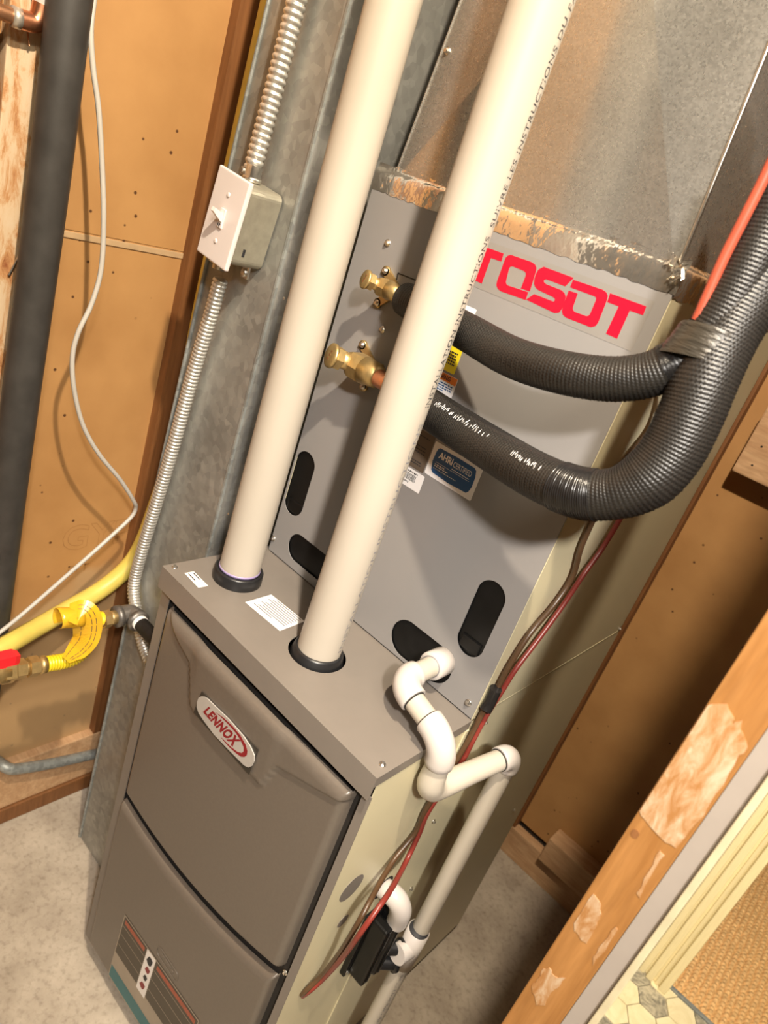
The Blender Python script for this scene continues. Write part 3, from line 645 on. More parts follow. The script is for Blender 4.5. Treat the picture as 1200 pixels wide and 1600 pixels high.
# brass service valves (fixed to the coil cabinet)
def valve(cen, r, L, capr, screws, label):
    x, y, z = cen
    v = B(); v.lathe((x - L * 0.5, y, z), (1, 0, 0), [(0, r * 0.85), (0.15 * L, r), (0.62 * L, r)], 6, smooth=False)
    v.lathe((x + L * 0.12, y, z), (1, 0, 0), [(0, r * 0.98), (0.55 * L, r * 0.80), (0.62 * L, r * 0.62)], 24)
    ca = Vector((-0.34, -0.92, 0.14)).normalized(); c0 = Vector((x - L * 0.38, y, z))
    v.lathe(c0, ca, [(0, r * 0.62), (r * 1.35, r * 0.62)], 16)
    v.box(x - 0.010, x + 0.010, y, D, z - r * 0.55, z + r * 0.55, 0.002)
    for sx, sz in screws:
        e = Vector((sx, D, sz)); q = Vector((x - L * 0.1, D, z)); dr = (e - q); n = Vector((dr.z, 0, -dr.x)).normalized() * 0.0062
        v.add([tuple(q + n), tuple(e + n * 0.9), tuple(e - n * 0.9), tuple(q - n)] + [tuple(p + Vector((0, -0.004, 0))) for p in (q + n, e + n * 0.9, e - n * 0.9, q - n)], [[0, 1, 2, 3], [7, 6, 5, 4], [0, 4, 5, 1], [1, 5, 6, 2], [2, 6, 7, 3], [3, 7, 4, 0]])
        v.lathe(e, (0, -1, 0), [(0, 0.0065), (0.004, 0.0065)], 16)
    vo = v.build('service_valve', brass, C, label)
    ce = c0 + ca * r * 1.15
    cp = B().lathe(ce, ca, [(0, capr * 0.98), (capr * 0.72, capr * 0.98)], 6, smooth=False)
    cp.lathe(ce + ca * capr * 0.70, ca, [(0, capr * 1.04), (capr * 0.22, capr * 1.04), (capr * 0.32, capr * 0.9)], 28).build('valve_cap', brass, vo)
    fc = ce + ca * (capr * 1.035); e1 = Vector((0.92, -0.34, 0)).normalized(); e2 = ca.cross(e1) * -1
    if e2.z < 0: e2 = -e2
    t = math.radians(70); f1 = e1 * math.cos(t) + e2 * math.sin(t); f2 = -e1 * math.sin(t) + e2 * math.cos(t)
    b = B()
    for q in range(3):
        for w_ in (0, 1): b.box(-0.0006, 0.0006, -0.0002, 0.0002, -0.0016, 0.0016, 0, Matrix.Translation(fc + f1 * (capr * (-0.36 + 0.36 * q) + 0.0012 * w_)) @ Matrix((f1.to_tuple(), ca.to_tuple(), f2.to_tuple())).transposed().to_4x4())
    b.build('cap_mark', copper, vo)
    for sx, sz in screws: screw('screw', (sx, D - 0.004, sz), (0, -1, 0), 0.0046, vo)
    return vo
BV = [(0.1111,0.15,1.2381)][0]; SV = [(0.1071,0.155,1.3443)][0]
valve(BV, 0.0195, 0.044, 0.0160, [(0.0753,1.2597)] + [(BV[0] - 0.012, BV[2] - 0.030)], 'larger brass service valve')
valve(SV, 0.0130, 0.029, 0.0118, [(0.0758,1.3615),(0.0784,1.3193)], 'smaller brass service valve')

# ================================================================ SUPPLY PLENUM with foil tape
PL = thing('supply_plenum', 'shiny galvanised supply plenum with crossed creases above the coil cabinet', 'duct', (0.236, 0.42, TOPC))
yb = 0.66; zt = 2.06; z0 = 1.468
fl_, fr_ = (lambda z: 0.0395 + 0.0995 * (z - 1.4825)), (lambda z: 0.4340 - 0.061 * (z - 1.4825))
yf = D + 0.004; ctr = (0.256, yf - 0.020, 1.773)
A_, B_, C_, D_ = (fl_(z0), yf, z0), (fr_(z0), yf, z0), (fr_(zt), yf, zt), (fl_(zt), yf, zt)
B().add([A_, B_, C_, D_, ctr], [[0, 1, 4], [1, 2, 4], [2, 3, 4], [3, 0, 4]]).build('front_sheet', gal_plen, PL)
b = B(); E_ = [(p[0], yb, p[2]) for p in (A_, B_, C_, D_)]; mid = (0.4165, 0.42, 1.765)
b.add([B_, E_[1], E_[2], C_, (B_[0] - 0.011, 0.42, 1.77)], [[0, 1, 4], [1, 2, 4], [2, 3, 4], [3, 0, 4]]); b.add([A_, E_[0], E_[3], D_], [[0, 1, 2, 3]]); b.add(E_, [[0, 1, 2, 3]]); b.add([D_, C_, E_[2], E_[3]], [[0, 1, 2, 3]])
b.build('side_sheet', gal_plen, PL)
B().tube([(B_[0] + 0.001, yf - 0.001, z0 + 0.012), (C_[0] + 0.001, yf - 0.001, zt)], 0.0022, 8).build('corner_seam', steel, PL)
B().tube([(A_[0], yf - 0.0005, z0 + 0.012), (D_[0], yf - 0.0005, zt)], 0.0014, 8).build('corner_seam', gal_plen, PL)
screw('screw', [(0.0613,0.1838,1.6201)][0], (0, -1, 0), 0.0048, PL)
b = B(); kk = [(0.3559,0.1845,1.5192)][0]; b.lathe((kk[0], yf - 0.001, kk[2]), (0, -1, 0), [(0, 0.002), (0.001, 0.001)], 8); b.build('dimple', steel, PL)
def foil_strip(path3, up, n, seed, name):
    """crumpled strip: path3(t) -> lower point; up: list of (dz, dy_out) cross section offsets"""
    rg = random.Random(seed); v = []; f = []; m = len(up)
    for i in range(n + 1):
        t = i / n; p, out = path3(t)
        for j, (dz, dn) in enumerate(up):
            jit = (rg.gauss(0, 0.0005) if rg.random() < 0.10 else rg.gauss(0, 0.0001)) if 0 < j < m - 1 else rg.uniform(-0.0001, 0.0002)
            e = rg.uniform(-0.0012, 0.0012) if j in (0, m - 1) else 0
            v.append((p[0] + out[0] * (dn + jit), p[1] + out[1] * (dn + jit), p[2] + dz + e))
    for i in range(n):
        for j in range(m - 1): q = i * m + j; f.append([q, q + m, q + m + 1, q + 1])
    return B().add(v, f, True).build(name, foil, PL)
foil_strip(lambda t: ((X0 - 0.002 + t * (W - X0 + 0.004), D, 1.4500), (0, -1)), [(0, 0.0004), (0.008, 0.0014), (0.016, 0.0014), (0.0225, 0.0014), (0.0265, -0.001), (0.0300, -0.0034), (0.034, -0.0030)], 64, 3, 'foil_tape')
foil_strip(lambda t: ((W, D + t * 0.47, 1.4470), (1, 0)), [(0, 0.0004), (0.010, 0.0016), (0.020, 0.0016), (0.028, 0.0010), (0.031, -0.006), (0.036, -0.0105), (0.046, -0.0108)], 60, 4, 'foil_tape')
b = B(); rg = random.Random(9)
for q in range(14):
    c = Vector((W - 0.004 + rg.uniform(-0.016, 0.005), D - 0.002 + rg.uniform(-0.002, 0.003), 1.474 + rg.uniform(-0.016, 0.008)))
    e1 = Vector((rg.uniform(-1, 1), rg.uniform(-0.3, 0.3), rg.uniform(-1, 1))).normalized() * 0.008; e2 = Vector((rg.uniform(-1, 1), rg.uniform(-0.7, -0.1), rg.uniform(-1, 1))).normalized() * 0.006
    b.add([tuple(c - e1), tuple(c + e2), tuple(c + e1), tuple(c - e2 * 0.4)], [[0, 1, 2], [0, 2, 3]])
b.build('foil_tape', foil, PL)

# ================================================================ RETURN DUCT
RD = thing('return_duct', 'dull galvanised return air duct standing left of the furnace', 'duct', (-0.13, 0.36, 0))
yf2 = 0.100
DL = [(0.004, -0.2236), (0.79, -0.2103), (1.25, -0.196), (1.62, -0.1793), (2.45, -0.150)]
b = B(); v = []; f = []
for z, x in DL:
    r = -0.0400 + 0.0135 * (z - 0.86); v += [(x, yf2, z), (r, yf2, z), (r, 0.64, z), (x, 0.64, z)]
for i in range(len(DL) - 1):
    for q in range(4): f.append([4 * i + q, 4 * i + (q + 1) % 4, 4 * i + 4 + (q + 1) % 4, 4 * i + 4 + q])
f += [[3, 2, 1, 0], [4 * len(DL) - 4 + q for q in range(4)]]
b.add(v, f); b.build('duct_body', gal_duct, RD)
B().tube([(x - 0.001, yf2 - 0.001, z) for z, x in DL], 0.0030, 8).build('hemmed_edge', gal_old, RD)
b = B()
for z0_, z1_ in ((0.004, 1.25), (1.25, 2.45)):
    r0, r1 = -0.0400 + 0.0135 * (z0_ - 0.86), -0.0400 + 0.0135 * (z1_ - 0.86)
    b.add([(r0 - 0.003, yf2 - 0.003, z0_), (r0 + 0.001, yf2 - 0.003, z0_), (r1 + 0.001, yf2 - 0.003, z1_), (r1 - 0.003, yf2 - 0.003, z1_), (r0 - 0.003, yf2, z0_), (r0 + 0.001, yf2 + 0.001, z0_), (r1 + 0.001, yf2 + 0.001, z1_), (r1 - 0.003, yf2, z1_)], [[0, 1, 2, 3], [1, 5, 6, 2], [0, 3, 7, 4]])
b.build('corner_seam', gal_old, RD)
for p in [(-0.0151,0.099,1.2856),(-0.0166,0.099,0.9489)]: B().lathe((p[0], yf2, p[2]), (0, -1, 0), [(0, 0.0022), (0.0008, 0.0018)], 8).build('rivet', steel, RD)

# ================================================================ VENT PIPES
def vent(cx, cy, collar, label, zb):
    t = thing('vent_pipe', label, 'pipe', (cx, cy, zb), 'cream vent pipes')
    B().tube([(cx, cy, zb), (cx, cy, 2.45)], 0.0302, 48).build('pipe', pvc, t)
    B().lathe((cx, cy, collar[0]), (0, 0, 1), collar[1], 48).build('rubber_collar', rubber, t, 'black rubber collar')
    return t
vl = vent(0.0605, 0.0783, (H, [(-0.004, 0.0365), (0.002, 0.0372), (0.0165, 0.0366), (0.0185, 0.0352), (0.0185, 0.0305), (0.004, 0.0304)]), 'left cream plastic vent pipe rising from a raised black collar', H + 0.004)
vr = vent(0.2478, 0.0773, (H - 0.030, [(0.0, 0.0385), (0.022, 0.0385), (0.0285, 0.0368), (0.0375, 0.0342), (0.040, 0.0325), (0.040, 0.0306), (0.010, 0.0304)]), 'right cream plastic vent pipe with black print along its edge', H - 0.012)
B().lathe((0.0605, 0.0783, H + 0.0185), (0, 0, 1), [(0, 0.0303), (0, 0.0312), (0.0035, 0.0306), (0.0035, 0.0303)], 40).build('primer_ring', plain('violet_primer', (0.30, 0.24, 0.42), 0.4), vl, 'violet primer ring')
# print along the right pipe, wrapped on its surface
def pipe_print(body, z_lo, z_hi, hgt, a0, c, r, m, par, nm='pipe_print'):
    v, f = text_mesh(body, 1.0, spacing=1.06); xs = [p[0] for p in v]; ys = [p[1] for p in v]; a, b_, e, d_ = min(xs), max(xs), min(ys), max(ys)
    g = B(); out = []
    for p in v:
        z = z_lo + (p[0] - a) / (b_ - a) * (z_hi - z_lo); s_ = (p[1] - e) / (d_ - e) * hgt
        ang = a0 - s_ / r; out.append((c[0] + math.cos(ang) * (r + 0.0002), c[1] + math.sin(ang) * (r + 0.0002), z))
    return g.add(out, f).build(nm, m, par)
AP = math.atan2(-0.558 - 0.077, 0.716 - 0.2478) + math.radians(70)
pipe_print('INSTALLATION INSTRUCTIONS  SUIVRE LES INSTRUCTIONS DU FABRICANT', 1.255, 1.715, 0.0082, AP, (0.2478, 0.0773), 0.0302, ink, vr)
pipe_print('INSTALLATION INSTRUCTIONS', 0.905, 1.235, 0.0075, AP + 0.02, (0.2478, 0.0773), 0.0302, inkgrey, vr)
# ---------------------------------------------------------------- switch box
SB = thing('switch_box', 'white toggle switch plate on a steel handy box fixed to the duct', 'switch', (-0.094, 0.07, 1.357))
th = math.radians(6.5); ROT = Matrix.Translation((-0.0940, 0, 1.357)) @ Matrix.Rotation(th, 4, 'Y')
b = B(); b.plate(rrect(-0.027, 0.027, -0.051, 0.051, 0.010), [], lambda u, v, w_: (u, 0.098 - w_, v), 0.057)
bb = B(); bb.add([tuple(ROT @ Vector(p)) for p in b.v], b.f); bb.build('handy_box', boxsteel, SB)
pb = B().box(-0.035, 0.035, 0.0345, 0.0415, -0.057, 0.057, 0.0028, ROT, 3).build('cover_plate', whitep, SB)
B().box(-0.0052, 0.0052, 0.0322, 0.036, -0.012, 0.012, 0.0006, ROT).build('toggle_collar', whitep, pb)
tg = B(); tg.add([tuple(ROT @ Vector(p)) for p in ((-0.0042, 0.034, -0.006), (0.0042, 0.034, -0.006), (0.0042, 0.034, 0.006), (-0.0042, 0.034, 0.006), (-0.0034, 0.017, 0.0065), (0.0034, 0.017, 0.0065), (0.0034, 0.0185, 0.0115), (-0.0034, 0.0185, 0.0115))], [[0, 1, 5, 4], [1, 2, 6, 5], [2, 3, 7, 6], [3, 0, 4, 7], [4, 5, 6, 7]])
tg.build('toggle', whitep, pb)
b = B(); b.box(-0.0022, -0.0012, 0.0317, 0.0323, -0.0105, -0.0065, 0, ROT).box(0.0006, 0.0014, 0.0317, 0.0323, -0.0105, -0.0065, 0, ROT).box(0.0014, 0.0032, 0.0317, 0.0323, -0.0075, -0.0067, 0, ROT).box(0.0014, 0.0026, 0.0317, 0.0323, -0.0090, -0.0083, 0, ROT); b.build('toggle_print', ink, pb)
for zz in (0.030, -0.030):
    p = ROT @ Vector((0, 0.0345, zz)); B().lathe(p, (0, -1, 0), [(0, 0.0034), (0.0008, 0.0030), (0.0012, 0.0018)], 14).build('screw', whitep, pb)
B().box(0.0271, 0.0275, 0.060, 0.064, -0.036, -0.026, 0, ROT @ Matrix.Rotation(0.0, 4, 'X')).build('box_mark', ink, SB)
def connector(loc, up, name):
    b = B(); z = Vector(up); p = Vector(loc)
    b.lathe(p, z, [(0, 0.0125), (0.006, 0.0125), (0.006, 0.0105), (0.020, 0.0105)], 16)
    b.box(p.x - 0.020, p.x - 0.004, p.y - 0.007, p.y + 0.007, p.z + z.z * 0.010 - 0.005, p.z + z.z * 0.010 + 0.005, 0.002)
    b.lathe(p + Vector((-0.014, -0.007, z.z * 0.010)), (0, -1, 0), [(0, 0.0035), (0.003, 0.0032)], 6, False)
    return b.build(name, steel, SB)
connector((-0.1040, 0.075, 1.409), (0, 0, 1), 'conduit_clamp'); connector((-0.135, 0.078, 1.305), (0, 0, -1), 'conduit_clamp')
lug = ROT @ Vector((0.010, 0.09, -0.053)); b = B(); b.box(lug.x - 0.007, lug.x + 0.007, 0.086, 0.090, lug.z - 0.016, lug.z + 0.004, 0.0015); b.lathe((lug.x, 0.086, lug.z - 0.008), (0, -1, 0), [(0, 0.006), (0.002, 0.006), (0.004, 0.0035)], 14); b.build('mounting_lug', steel, SB)
def conduit(pts, r, pitch, label, group='flexible metal conduits'):
    P, _ = spline([Vector(p) for p in pts], [0] * len(pts), 40); L = [0]
    for i in range(1, len(P)): L.append(L[-1] + (P[i] - P[i - 1]).length)
    n = int(L[-1] / pitch * 6); Q_ = []; R_ = []; j = 0
    for i in range(n + 1):
        s_ = L[-1] * i / n
        while j < len(L) - 2 and L[j + 1] < s_: j += 1
        t = (s_ - L[j]) / max(1e-9, L[j + 1] - L[j]); Q_.append(P[j].lerp(P[j + 1], t)); R_.append(r * (1 + 0.20 * (abs(math.sin(PI * i / 6)) - 0.6)))
    o = B().tube(Q_, R_, 18).build('flexible_conduit', flex); return tag(o, label, 'conduit', group)
conduit([(-0.1033,0.083,1.6917),(-0.1048,0.083,1.6202),(-0.1104,0.083,1.521),(-0.1155,0.083,1.4516),(-0.1176,0.083,1.421)], 0.0118, 0.0082, 'flexible steel conduit rising from the top of the switch box')
conduit([(-0.1302,0.08,1.273),(-0.1376,0.082,1.2204),(-0.1559,0.086,1.1141),(-0.168,0.087,0.9883),(-0.1835,0.087,0.8603),(-0.1936,0.087,0.7769),(-0.1969,0.087,0.7),(-0.1716,0.085,0.6612),(-0.1313,0.08,0.6271),(-0.0899,0.076,0.6091)], 0.0100, 0.0062, 'thin flexible steel conduit dropping from the switch box behind the gas elbow')

# ---------------------------------------------------------------- gas piping
o = B().tube([(-0.24,-0.1979,0.5546),(-0.25,-0.1092,0.5818),(-0.285,-0.0301,0.5797),(-0.305,0.0367,0.5895),(-0.318,0.1039,0.6091),(-0.318,0.1509,0.6505),(-0.318,0.1728,0.6977),(-0.318,0.1862,0.7721),(-0.318,0.2018,0.9236),(-0.318,0.1984,1.2044),(-0.318,0.2027,1.443),(-0.318,0.2063,1.6485),(-0.318,0.2089,1.7451)], 0.0172, 24, 14).build('gas_tubing', yel)
tag(o, 'yellow coated gas tubing bending down beside the duct along the gypsum wall', 'pipe')
G = thing('gas_connector', 'yellow flexible gas connector with brass nuts and iron elbow entering the furnace', 'gas connector', (-0.129, 0.0, 0.70))
gx = -0.129
el = [(-0.129,0.0449,0.6974)][0]
B().tube([(el[0] + 0.012, el[1], el[2]), (-0.003, el[1], el[2])], 0.0125, 20).build('pipe_nipple', ironblk, G)
B().lathe((el[0] + 0.022, el[1], el[2]), (1, 0, 0), [(0, 0.0131), (0.012, 0.0131)], 20).build('thread_tape', teflon, G)
b = B(); b.tube([(el[0] + 0.024, el[1], el[2]), (el[0] + 0.010, el[1], el[2]), (el[0] + 0.002, el[1] - 0.004, el[2]), (el[0], el[1] - 0.012, el[2]), (el[0], el[1] - 0.026, el[2])], [0.0165, 0.0165, 0.0165, 0.0165, 0.0165], 20, 5)
for a_, ax in (((el[0] + 0.018, el[1], el[2]), (1, 0, 0)), ((el[0], el[1] - 0.020, el[2]), (0, -1, 0))): b.lathe(a_, ax, [(0, 0.0185), (0.009, 0.0185)], 24)
b.build('pipe_elbow', iron, G)
f1 = (el[0], el[1] - 0.029, el[2])
b = B(); b.lathe(f1, (0, -1, 0), [(0, 0.012), (0.012, 0.012)], 18); b.lathe((f1[0], f1[1] - 0.010, f1[2]), (0, -1, 0), [(0, 0.0150), (0.012, 0.0150)], 6, False); b.lathe((f1[0], f1[1] - 0.022, f1[2]), (0, -1, 0), [(0, 0.0105), (0.006, 0.0105)], 18); b.lathe((f1[0], f1[1] - 0.028, f1[2]), (0, -1, 0), [(0, 0.0140), (0.013, 0.0140)], 6, False)
b.build('flare_nut', gal_old if False else brass, G)
CP = [(-0.129,-0.0104,0.6995),(-0.129,-0.0232,0.7044),(-0.129,-0.0331,0.7059),(-0.125,-0.0344,0.6936),(-0.125,-0.0268,0.6718),(-0.127,-0.0311,0.6478),(-0.129,-0.0431,0.633),(-0.129,-0.0619,0.6301),(-0.129,-0.0809,0.6327),(-0.129,-0.0973,0.6346)]
rr_ = []
P, _ = spline([Vector(p) for p in CP], [0] * len(CP), 16); rr_ = [0.0125 + 0.0010 * math.sin(i * 1.6) for i in range(len(P))]
B().tube(P, rr_, 18).build('connector_tube', yel2, G)
n0 = [(-0.129,-0.0994,0.6353)][0]; n1 = [(-0.129,-0.1884,0.6462)][0]; ax = (Vector(n1) - Vector(n0)).normalized()
b = B(); p = Vector(n0); b.lathe(p + ax * -0.006, ax, [(0, 0.0145), (0.010, 0.0145)], 18); b.lathe(p + ax * 0.006, ax, [(0, 0.0165), (0.015, 0.0165)], 6, False); b.lathe(p + ax * 0.020, ax, [(0, 0.012), (0.010, 0.012)], 18); b.lathe(p + ax * 0.027, ax, [(0, 0.0165), (0.015, 0.0165)], 6, False)
b.build('flare_nut', brass, G)
GV = thing('gas_valve', 'brass gas shutoff valve with red lever handle at the left edge', 'valve', tuple(p + ax * 0.07))
b = B(); b.lathe(p + ax * 0.042, ax, [(0, 0.013), (0.008, 0.013), (0.010, 0.018), (0.024, 0.018), (0.034, 0.0205), (0.052, 0.0205), (0.060, 0.017), (0.085, 0.017)], 20); b.lathe(p + ax * 0.044, ax, [(0, 0.0195), (0.016, 0.0195)], 6, False); b.lathe(p + ax * 0.075 + Vector((0, 0, 0.018)), (0, 0, 1), [(0, 0.008), (0.012, 0.008)], 14)
b.build('valve_body', brass, GV)
hd = [(-0.129,-0.1364,0.6647),(-0.129,-0.1537,0.6607),(-0.129,-0.2161,0.6755)]
b = B(); h0 = Vector(hd[0]); h1 = Vector((h0.x, h0.y - 0.13, h0.z + 0.002))
v = []
for i, (t, hw, hh) in enumerate(((0, 0.006, 0.007), (0.06, 0.0095, 0.0105), (0.35, 0.0105, 0.011), (0.7, 0.0105, 0.011), (1, 0.009, 0.010))):
    c = h0.lerp(h1, t); v += [(c.x - hw, c.y, c.z - hh), (c.x + hw, c.y, c.z - hh), (c.x + hw, c.y, c.z + hh), (c.x - hw, c.y, c.z + hh)]
f = [[0, 1, 2, 3], [16, 17, 18, 19]]
for i in range(4):
    for q in range(4): f.append([4 * i + q, 4 * i + (q + 1) % 4, 4 * i + 4 + (q + 1) % 4, 4 * i + 4 + q])
b.add(v, f); b.build('lever_handle', redm, GV)
# caution tag: film band curled around the connector
TG = B()
def band(path, wdir, wid, thick=0.0006):
    v = []; f = []
    for i, p_ in enumerate(path):
        w_ = Vector(wdir[i]) * wid[i] / 2; v += [tuple(Vector(p_) - w_), tuple(Vector(p_) + w_)]
    for i in range(len(path) - 1): f.append([2 * i, 2 * i + 1, 2 * i + 3, 2 * i + 2])
    return v, f
tp = [(-0.108,-0.0788,0.7469),(-0.104,-0.0708,0.7475),(-0.101,-0.062,0.7459),(-0.1,-0.0537,0.7345),(-0.101,-0.0482,0.7148),(-0.103,-0.0468,0.6901),(-0.107,-0.0526,0.6711),(-0.11,-0.061,0.6586),(-0.112,-0.069,0.6481)]
P, _ = spline([Vector(q) for q in tp], [0] * len(tp), 8)
wd = []; wi = []
for i in range(len(P)):
    t = i / (len(P) - 1); T = (P[min(i + 1, len(P) - 1)] - P[max(i - 1, 0)]).normalized(); vw = (Vector((0.716, -0.558, 1.448)) - P[i]).normalized()
    n_ = T.cross(vw).normalized()
    if t < 0.3: n_ = (n_ + vw * 0.8 * (0.3 - t) / 0.3).normalized()
    wd.append(n_); wi.append(0.034 + 0.010 * math.sin(4 * t) - 0.012 * max(0, t - 0.8) / 0.2)
v, f = band(P, wd, wi); TG.add(v, f, False)
cc = Vector([(-0.112,-0.0719,0.7312)][0]); v = []
for i in range(6):
    for k in range(15):
        t = math.radians(-60 + 300 * k / 14); q = cc + Vector((0, 0.016 - 0.0075 * i, 0.001 * i)); r_ = 0.0165 - 0.0008 * math.sin(3 * t + i)
        v.append((q.x + r_ * math.cos(t), q.y, q.z + r_ * math.sin(t)))
TG.add(v, [[i * 15 + k, i * 15 + k + 1, (i + 1) * 15 + k + 1, (i + 1) * 15 + k] for i in range(5) for k in range(14)], True)
to = TG.build('caution_tag', tagm); so = to.modifiers.new('thickness', 'SOLIDIFY'); so.thickness = 0.0008
tag(to, 'crumpled yellow caution tag wrapped around the gas connector', 'tag')
b = B()
for i in range(10, len(P) - 4):
    vw = (Vector((0.716, -0.558, 1.448)) - P[i]).normalized() * 0.0012
    for q in (-0.30, -0.15, 0.22):
        if (i * 7 + int(q * 100)) % 5 == 0: continue
        a_ = P[i] + wd[i] * wi[i] * q + vw; c_ = P[i + 1] + wd[i + 1] * wi[i + 1] * q + vw; a_ = a_.lerp(c_, 0.1); n_ = wd[i] * 0.00045
        b.add([tuple(a_ - n_), tuple(c_ - n_), tuple(c_ + n_), tuple(a_ + n_)], [[0, 1, 2, 3]])
b.build('tag_print', olive, to)

# ---------------------------------------------------------------- left wall runs
o = B().tube([(-0.305,-0.0901,1.6087),(-0.305,-0.0912,1.5362),(-0.305,-0.0915,1.2955),(-0.305,-0.0967,0.9952),(-0.305,-0.0999,0.7176),(-0.305,-0.103,0.4247)], [0.0262] * 6, 28, 8).build('insulated_pipe', foam)
tag(o, 'thick black foam insulated pipe running down the left wall', 'pipe')
CU = thing('copper_pipe', 'tarnished copper pipe with soldered elbow at the top left corner', 'pipe', tuple([(-0.325,-0.1319,1.5055)][0]))
c0 = [(-0.325,-0.2016,1.4974),(-0.325,-0.1603,1.4963),(-0.325,-0.1414,1.4966),(-0.325,-0.1296,1.4975),(-0.325,-0.1199,1.4997),(-0.325,-0.1155,1.5082),(-0.325,-0.1138,1.5204),(-0.325,-0.1144,1.5522)]
B().tube(c0[:3], 0.0088, 16).build('pipe', oldcopper, CU); B().tube(c0[2:7], 0.0112, 16, 5).build('elbow', copper, CU); B().tube(c0[6:], 0.0098, 16).build('riser', pvcf, CU)
B().lathe(c0[2], Vector(c0[2]) - Vector(c0[1]), [(-0.006, 0.0118), (0.004, 0.0118)], 16).build('solder_ring', solder, CU)
o = B().tube([(-0.3,-0.0621,1.6015),(-0.3,-0.0643,1.5468),(-0.295,-0.0657,1.512),(-0.29,-0.0588,1.4717),(-0.285,-0.0481,1.4307),(-0.28,-0.0369,1.3714),(-0.27,-0.028,1.3003),(-0.265,-0.0235,1.2313),(-0.262,-0.0316,1.18),(-0.26,-0.0464,1.1362),(-0.26,-0.0496,1.0969),(-0.26,-0.0398,1.0465),(-0.26,-0.0174,0.9877),(-0.26,0.0171,0.9354),(-0.262,0.0645,0.8828),(-0.265,0.1001,0.8354),(-0.27,0.11,0.8169),(-0.27,0.1045,0.7988),(-0.265,0.075,0.7737),(-0.26,0.0304,0.7361),(-0.258,-0.0113,0.6989),(-0.255,-0.0524,0.6636),(-0.25,-0.0933,0.6325),(-0.245,-0.1332,0.6068)], 0.0036, 12, 8).build('white_cable', cablew)
tag(o, 'thin white cable looping down in front of the gypsum wall', 'cable')
o = B().tube([(-0.36,-0.0394,0.183),(-0.34,-0.0377,0.1898),(-0.326,-0.0277,0.1848),(-0.326,-0.0063,0.1733),(-0.326,0.0629,0.1516),(-0.326,0.1591,0.1292),(-0.326,0.2094,0.118)], 0.0115, 18, 6).build('steel_conduit', gal_old)
tag(o, 'short grey steel conduit lying along the bottom plate of the left wall', 'conduit')

# ================================================================ CONDENSATE DRAIN
CD = thing('condensate_drain', 'white plastic condensate drain piping with elbows from coil cabinet down the furnace side', 'pipe', (0.48, 0.2, 0))
ox, oz = 0.3735, 0.930
e1 = (ox + 0.001, 0.088, oz); e2 = (0.4665, 0.078, 0.913); e3 = (0.4665, 0.092, 0.824); e4 = (0.498, 0.232, 0.846); vb = (0.498, 0.222, 0.0)
def elbow(a, c, b_, name, arm=0.030, r=0.0180):
    """rounded 90 degree fitting through corner c, arms towards a and b_"""
    c = Vector(c); u = (Vector(a) - c).normalized(); w_ = (Vector(b_) - c).normalized(); pts = [c + u * arm, c + u * arm * 0.97]; rs = [r * 0.96, r]
    for k in range(9):
        t = k / 8 * PI / 2; pts.append(c + u * arm * 0.80 * (1 - math.sin(t)) + w_ * arm * 0.80 * (1 - math.cos(t))); rs.append(r)
    pts += [c + w_ * arm * 0.97, c + w_ * arm]; rs += [r, r * 0.96]
    return B().tube(pts, rs, 28).build(name, pvcf, CD)
rp = 0.0138
def pp(a, b_, ca=0.0, cb=0.0):
    a = Vector(a); b_ = Vector(b_); d_ = (b_ - a).normalized(); B().tube([a + d_ * ca, b_ - d_ * cb], rp, 24).build('pipe', pvcw, CD)
def ring(c, to, dist, m, r=0.0150):
    c = Vector(c); u = (Vector(to) - c).normalized(); B().lathe(c + u * dist, u, [(0, r), (0.0014, r)], 24).build('cement_line', m, CD)
B().lathe((ox, D + 0.004, oz), (0, -1, 0), [(0, 0.0195), (0.030, 0.0195), (0.032, 0.0185)], 28).build('socket', pvcf, CD)
pp((ox, D, oz), e1, 0.0, 0.026); elbow((ox, D, oz), e1, e2, 'elbow'); pp(e1, e2, 0.026, 0.030); elbow(e1, e2, e3, 'elbow', 0.034)
B().tube([(e2[0], e2[1] + 0.005, e2[2] - 0.028), (e2[0], e2[1] + 0.007, 0.868), (e3[0], e3[1] - 0.004, 0.844), (e3[0], e3[1] + 0.008, 0.829), (e3[0] + 0.004, e3[1] + 0.030, 0.8255), (0.482, 0.165, 0.835), (e4[0] - 0.004, e4[1] - 0.020, e4[2] - 0.003)], [0.0148, 0.0152, 0.0172, 0.0178, 0.0162, 0.0147, 0.0142], 24, 8).build('pipe', pvcw, CD)
elbow(e3, e4, vb, 'elbow', 0.024, 0.0172); pp(e4, vb, 0.020, 0.0)
ring(e1, e2, 0.0302, dark); ring(e2, e1, 0.0345, dark); ring((ox, D - 0.028, oz), e1, 0.0, inkgrey); ring(e4, e3, 0.0245, dark, 0.0153); ring(e2, e3, 0.0345, inkgrey, 0.0158)
# tee towards the trap
tz = 0.440
b = B().lathe((0.498, 0.222, tz - 0.040), (0, 0, 1), [(0, 0.0178), (0.080, 0.0178)], 24); b.tube([(0.498, 0.222, tz), (0.494, 0.190, tz + 0.004)], 0.0165, 20); b.build('tee', pvcf, CD)
B().lathe((0.498, 0.222, tz + 0.040), (0, 0, 1), [(0, 0.0160), (0.0015, 0.0150)], 24).build('cement_line', ink, CD)
b = B(); rg = random.Random(12); z = 0.10
while z < tz - 0.055:
    a_ = math.atan2(-0.78, 0.218) + 0.55 + rg.uniform(0, 0.12); h_ = rg.uniform(0.15, 0.4); q = [(0.498 + (rp + 0.0002) * math.cos(t), 0.222 + (rp + 0.0002) * math.sin(t), zz) for t, zz in ((a_, z), (a_, z + 0.0016), (a_ + h_, z + 0.0016), (a_ + h_, z))]
    b.add(q, [[0, 1, 2, 3]]); z += rg.choice((0.0035, 0.004, 0.009))
b.build('worn_print', inkgrey, CD)
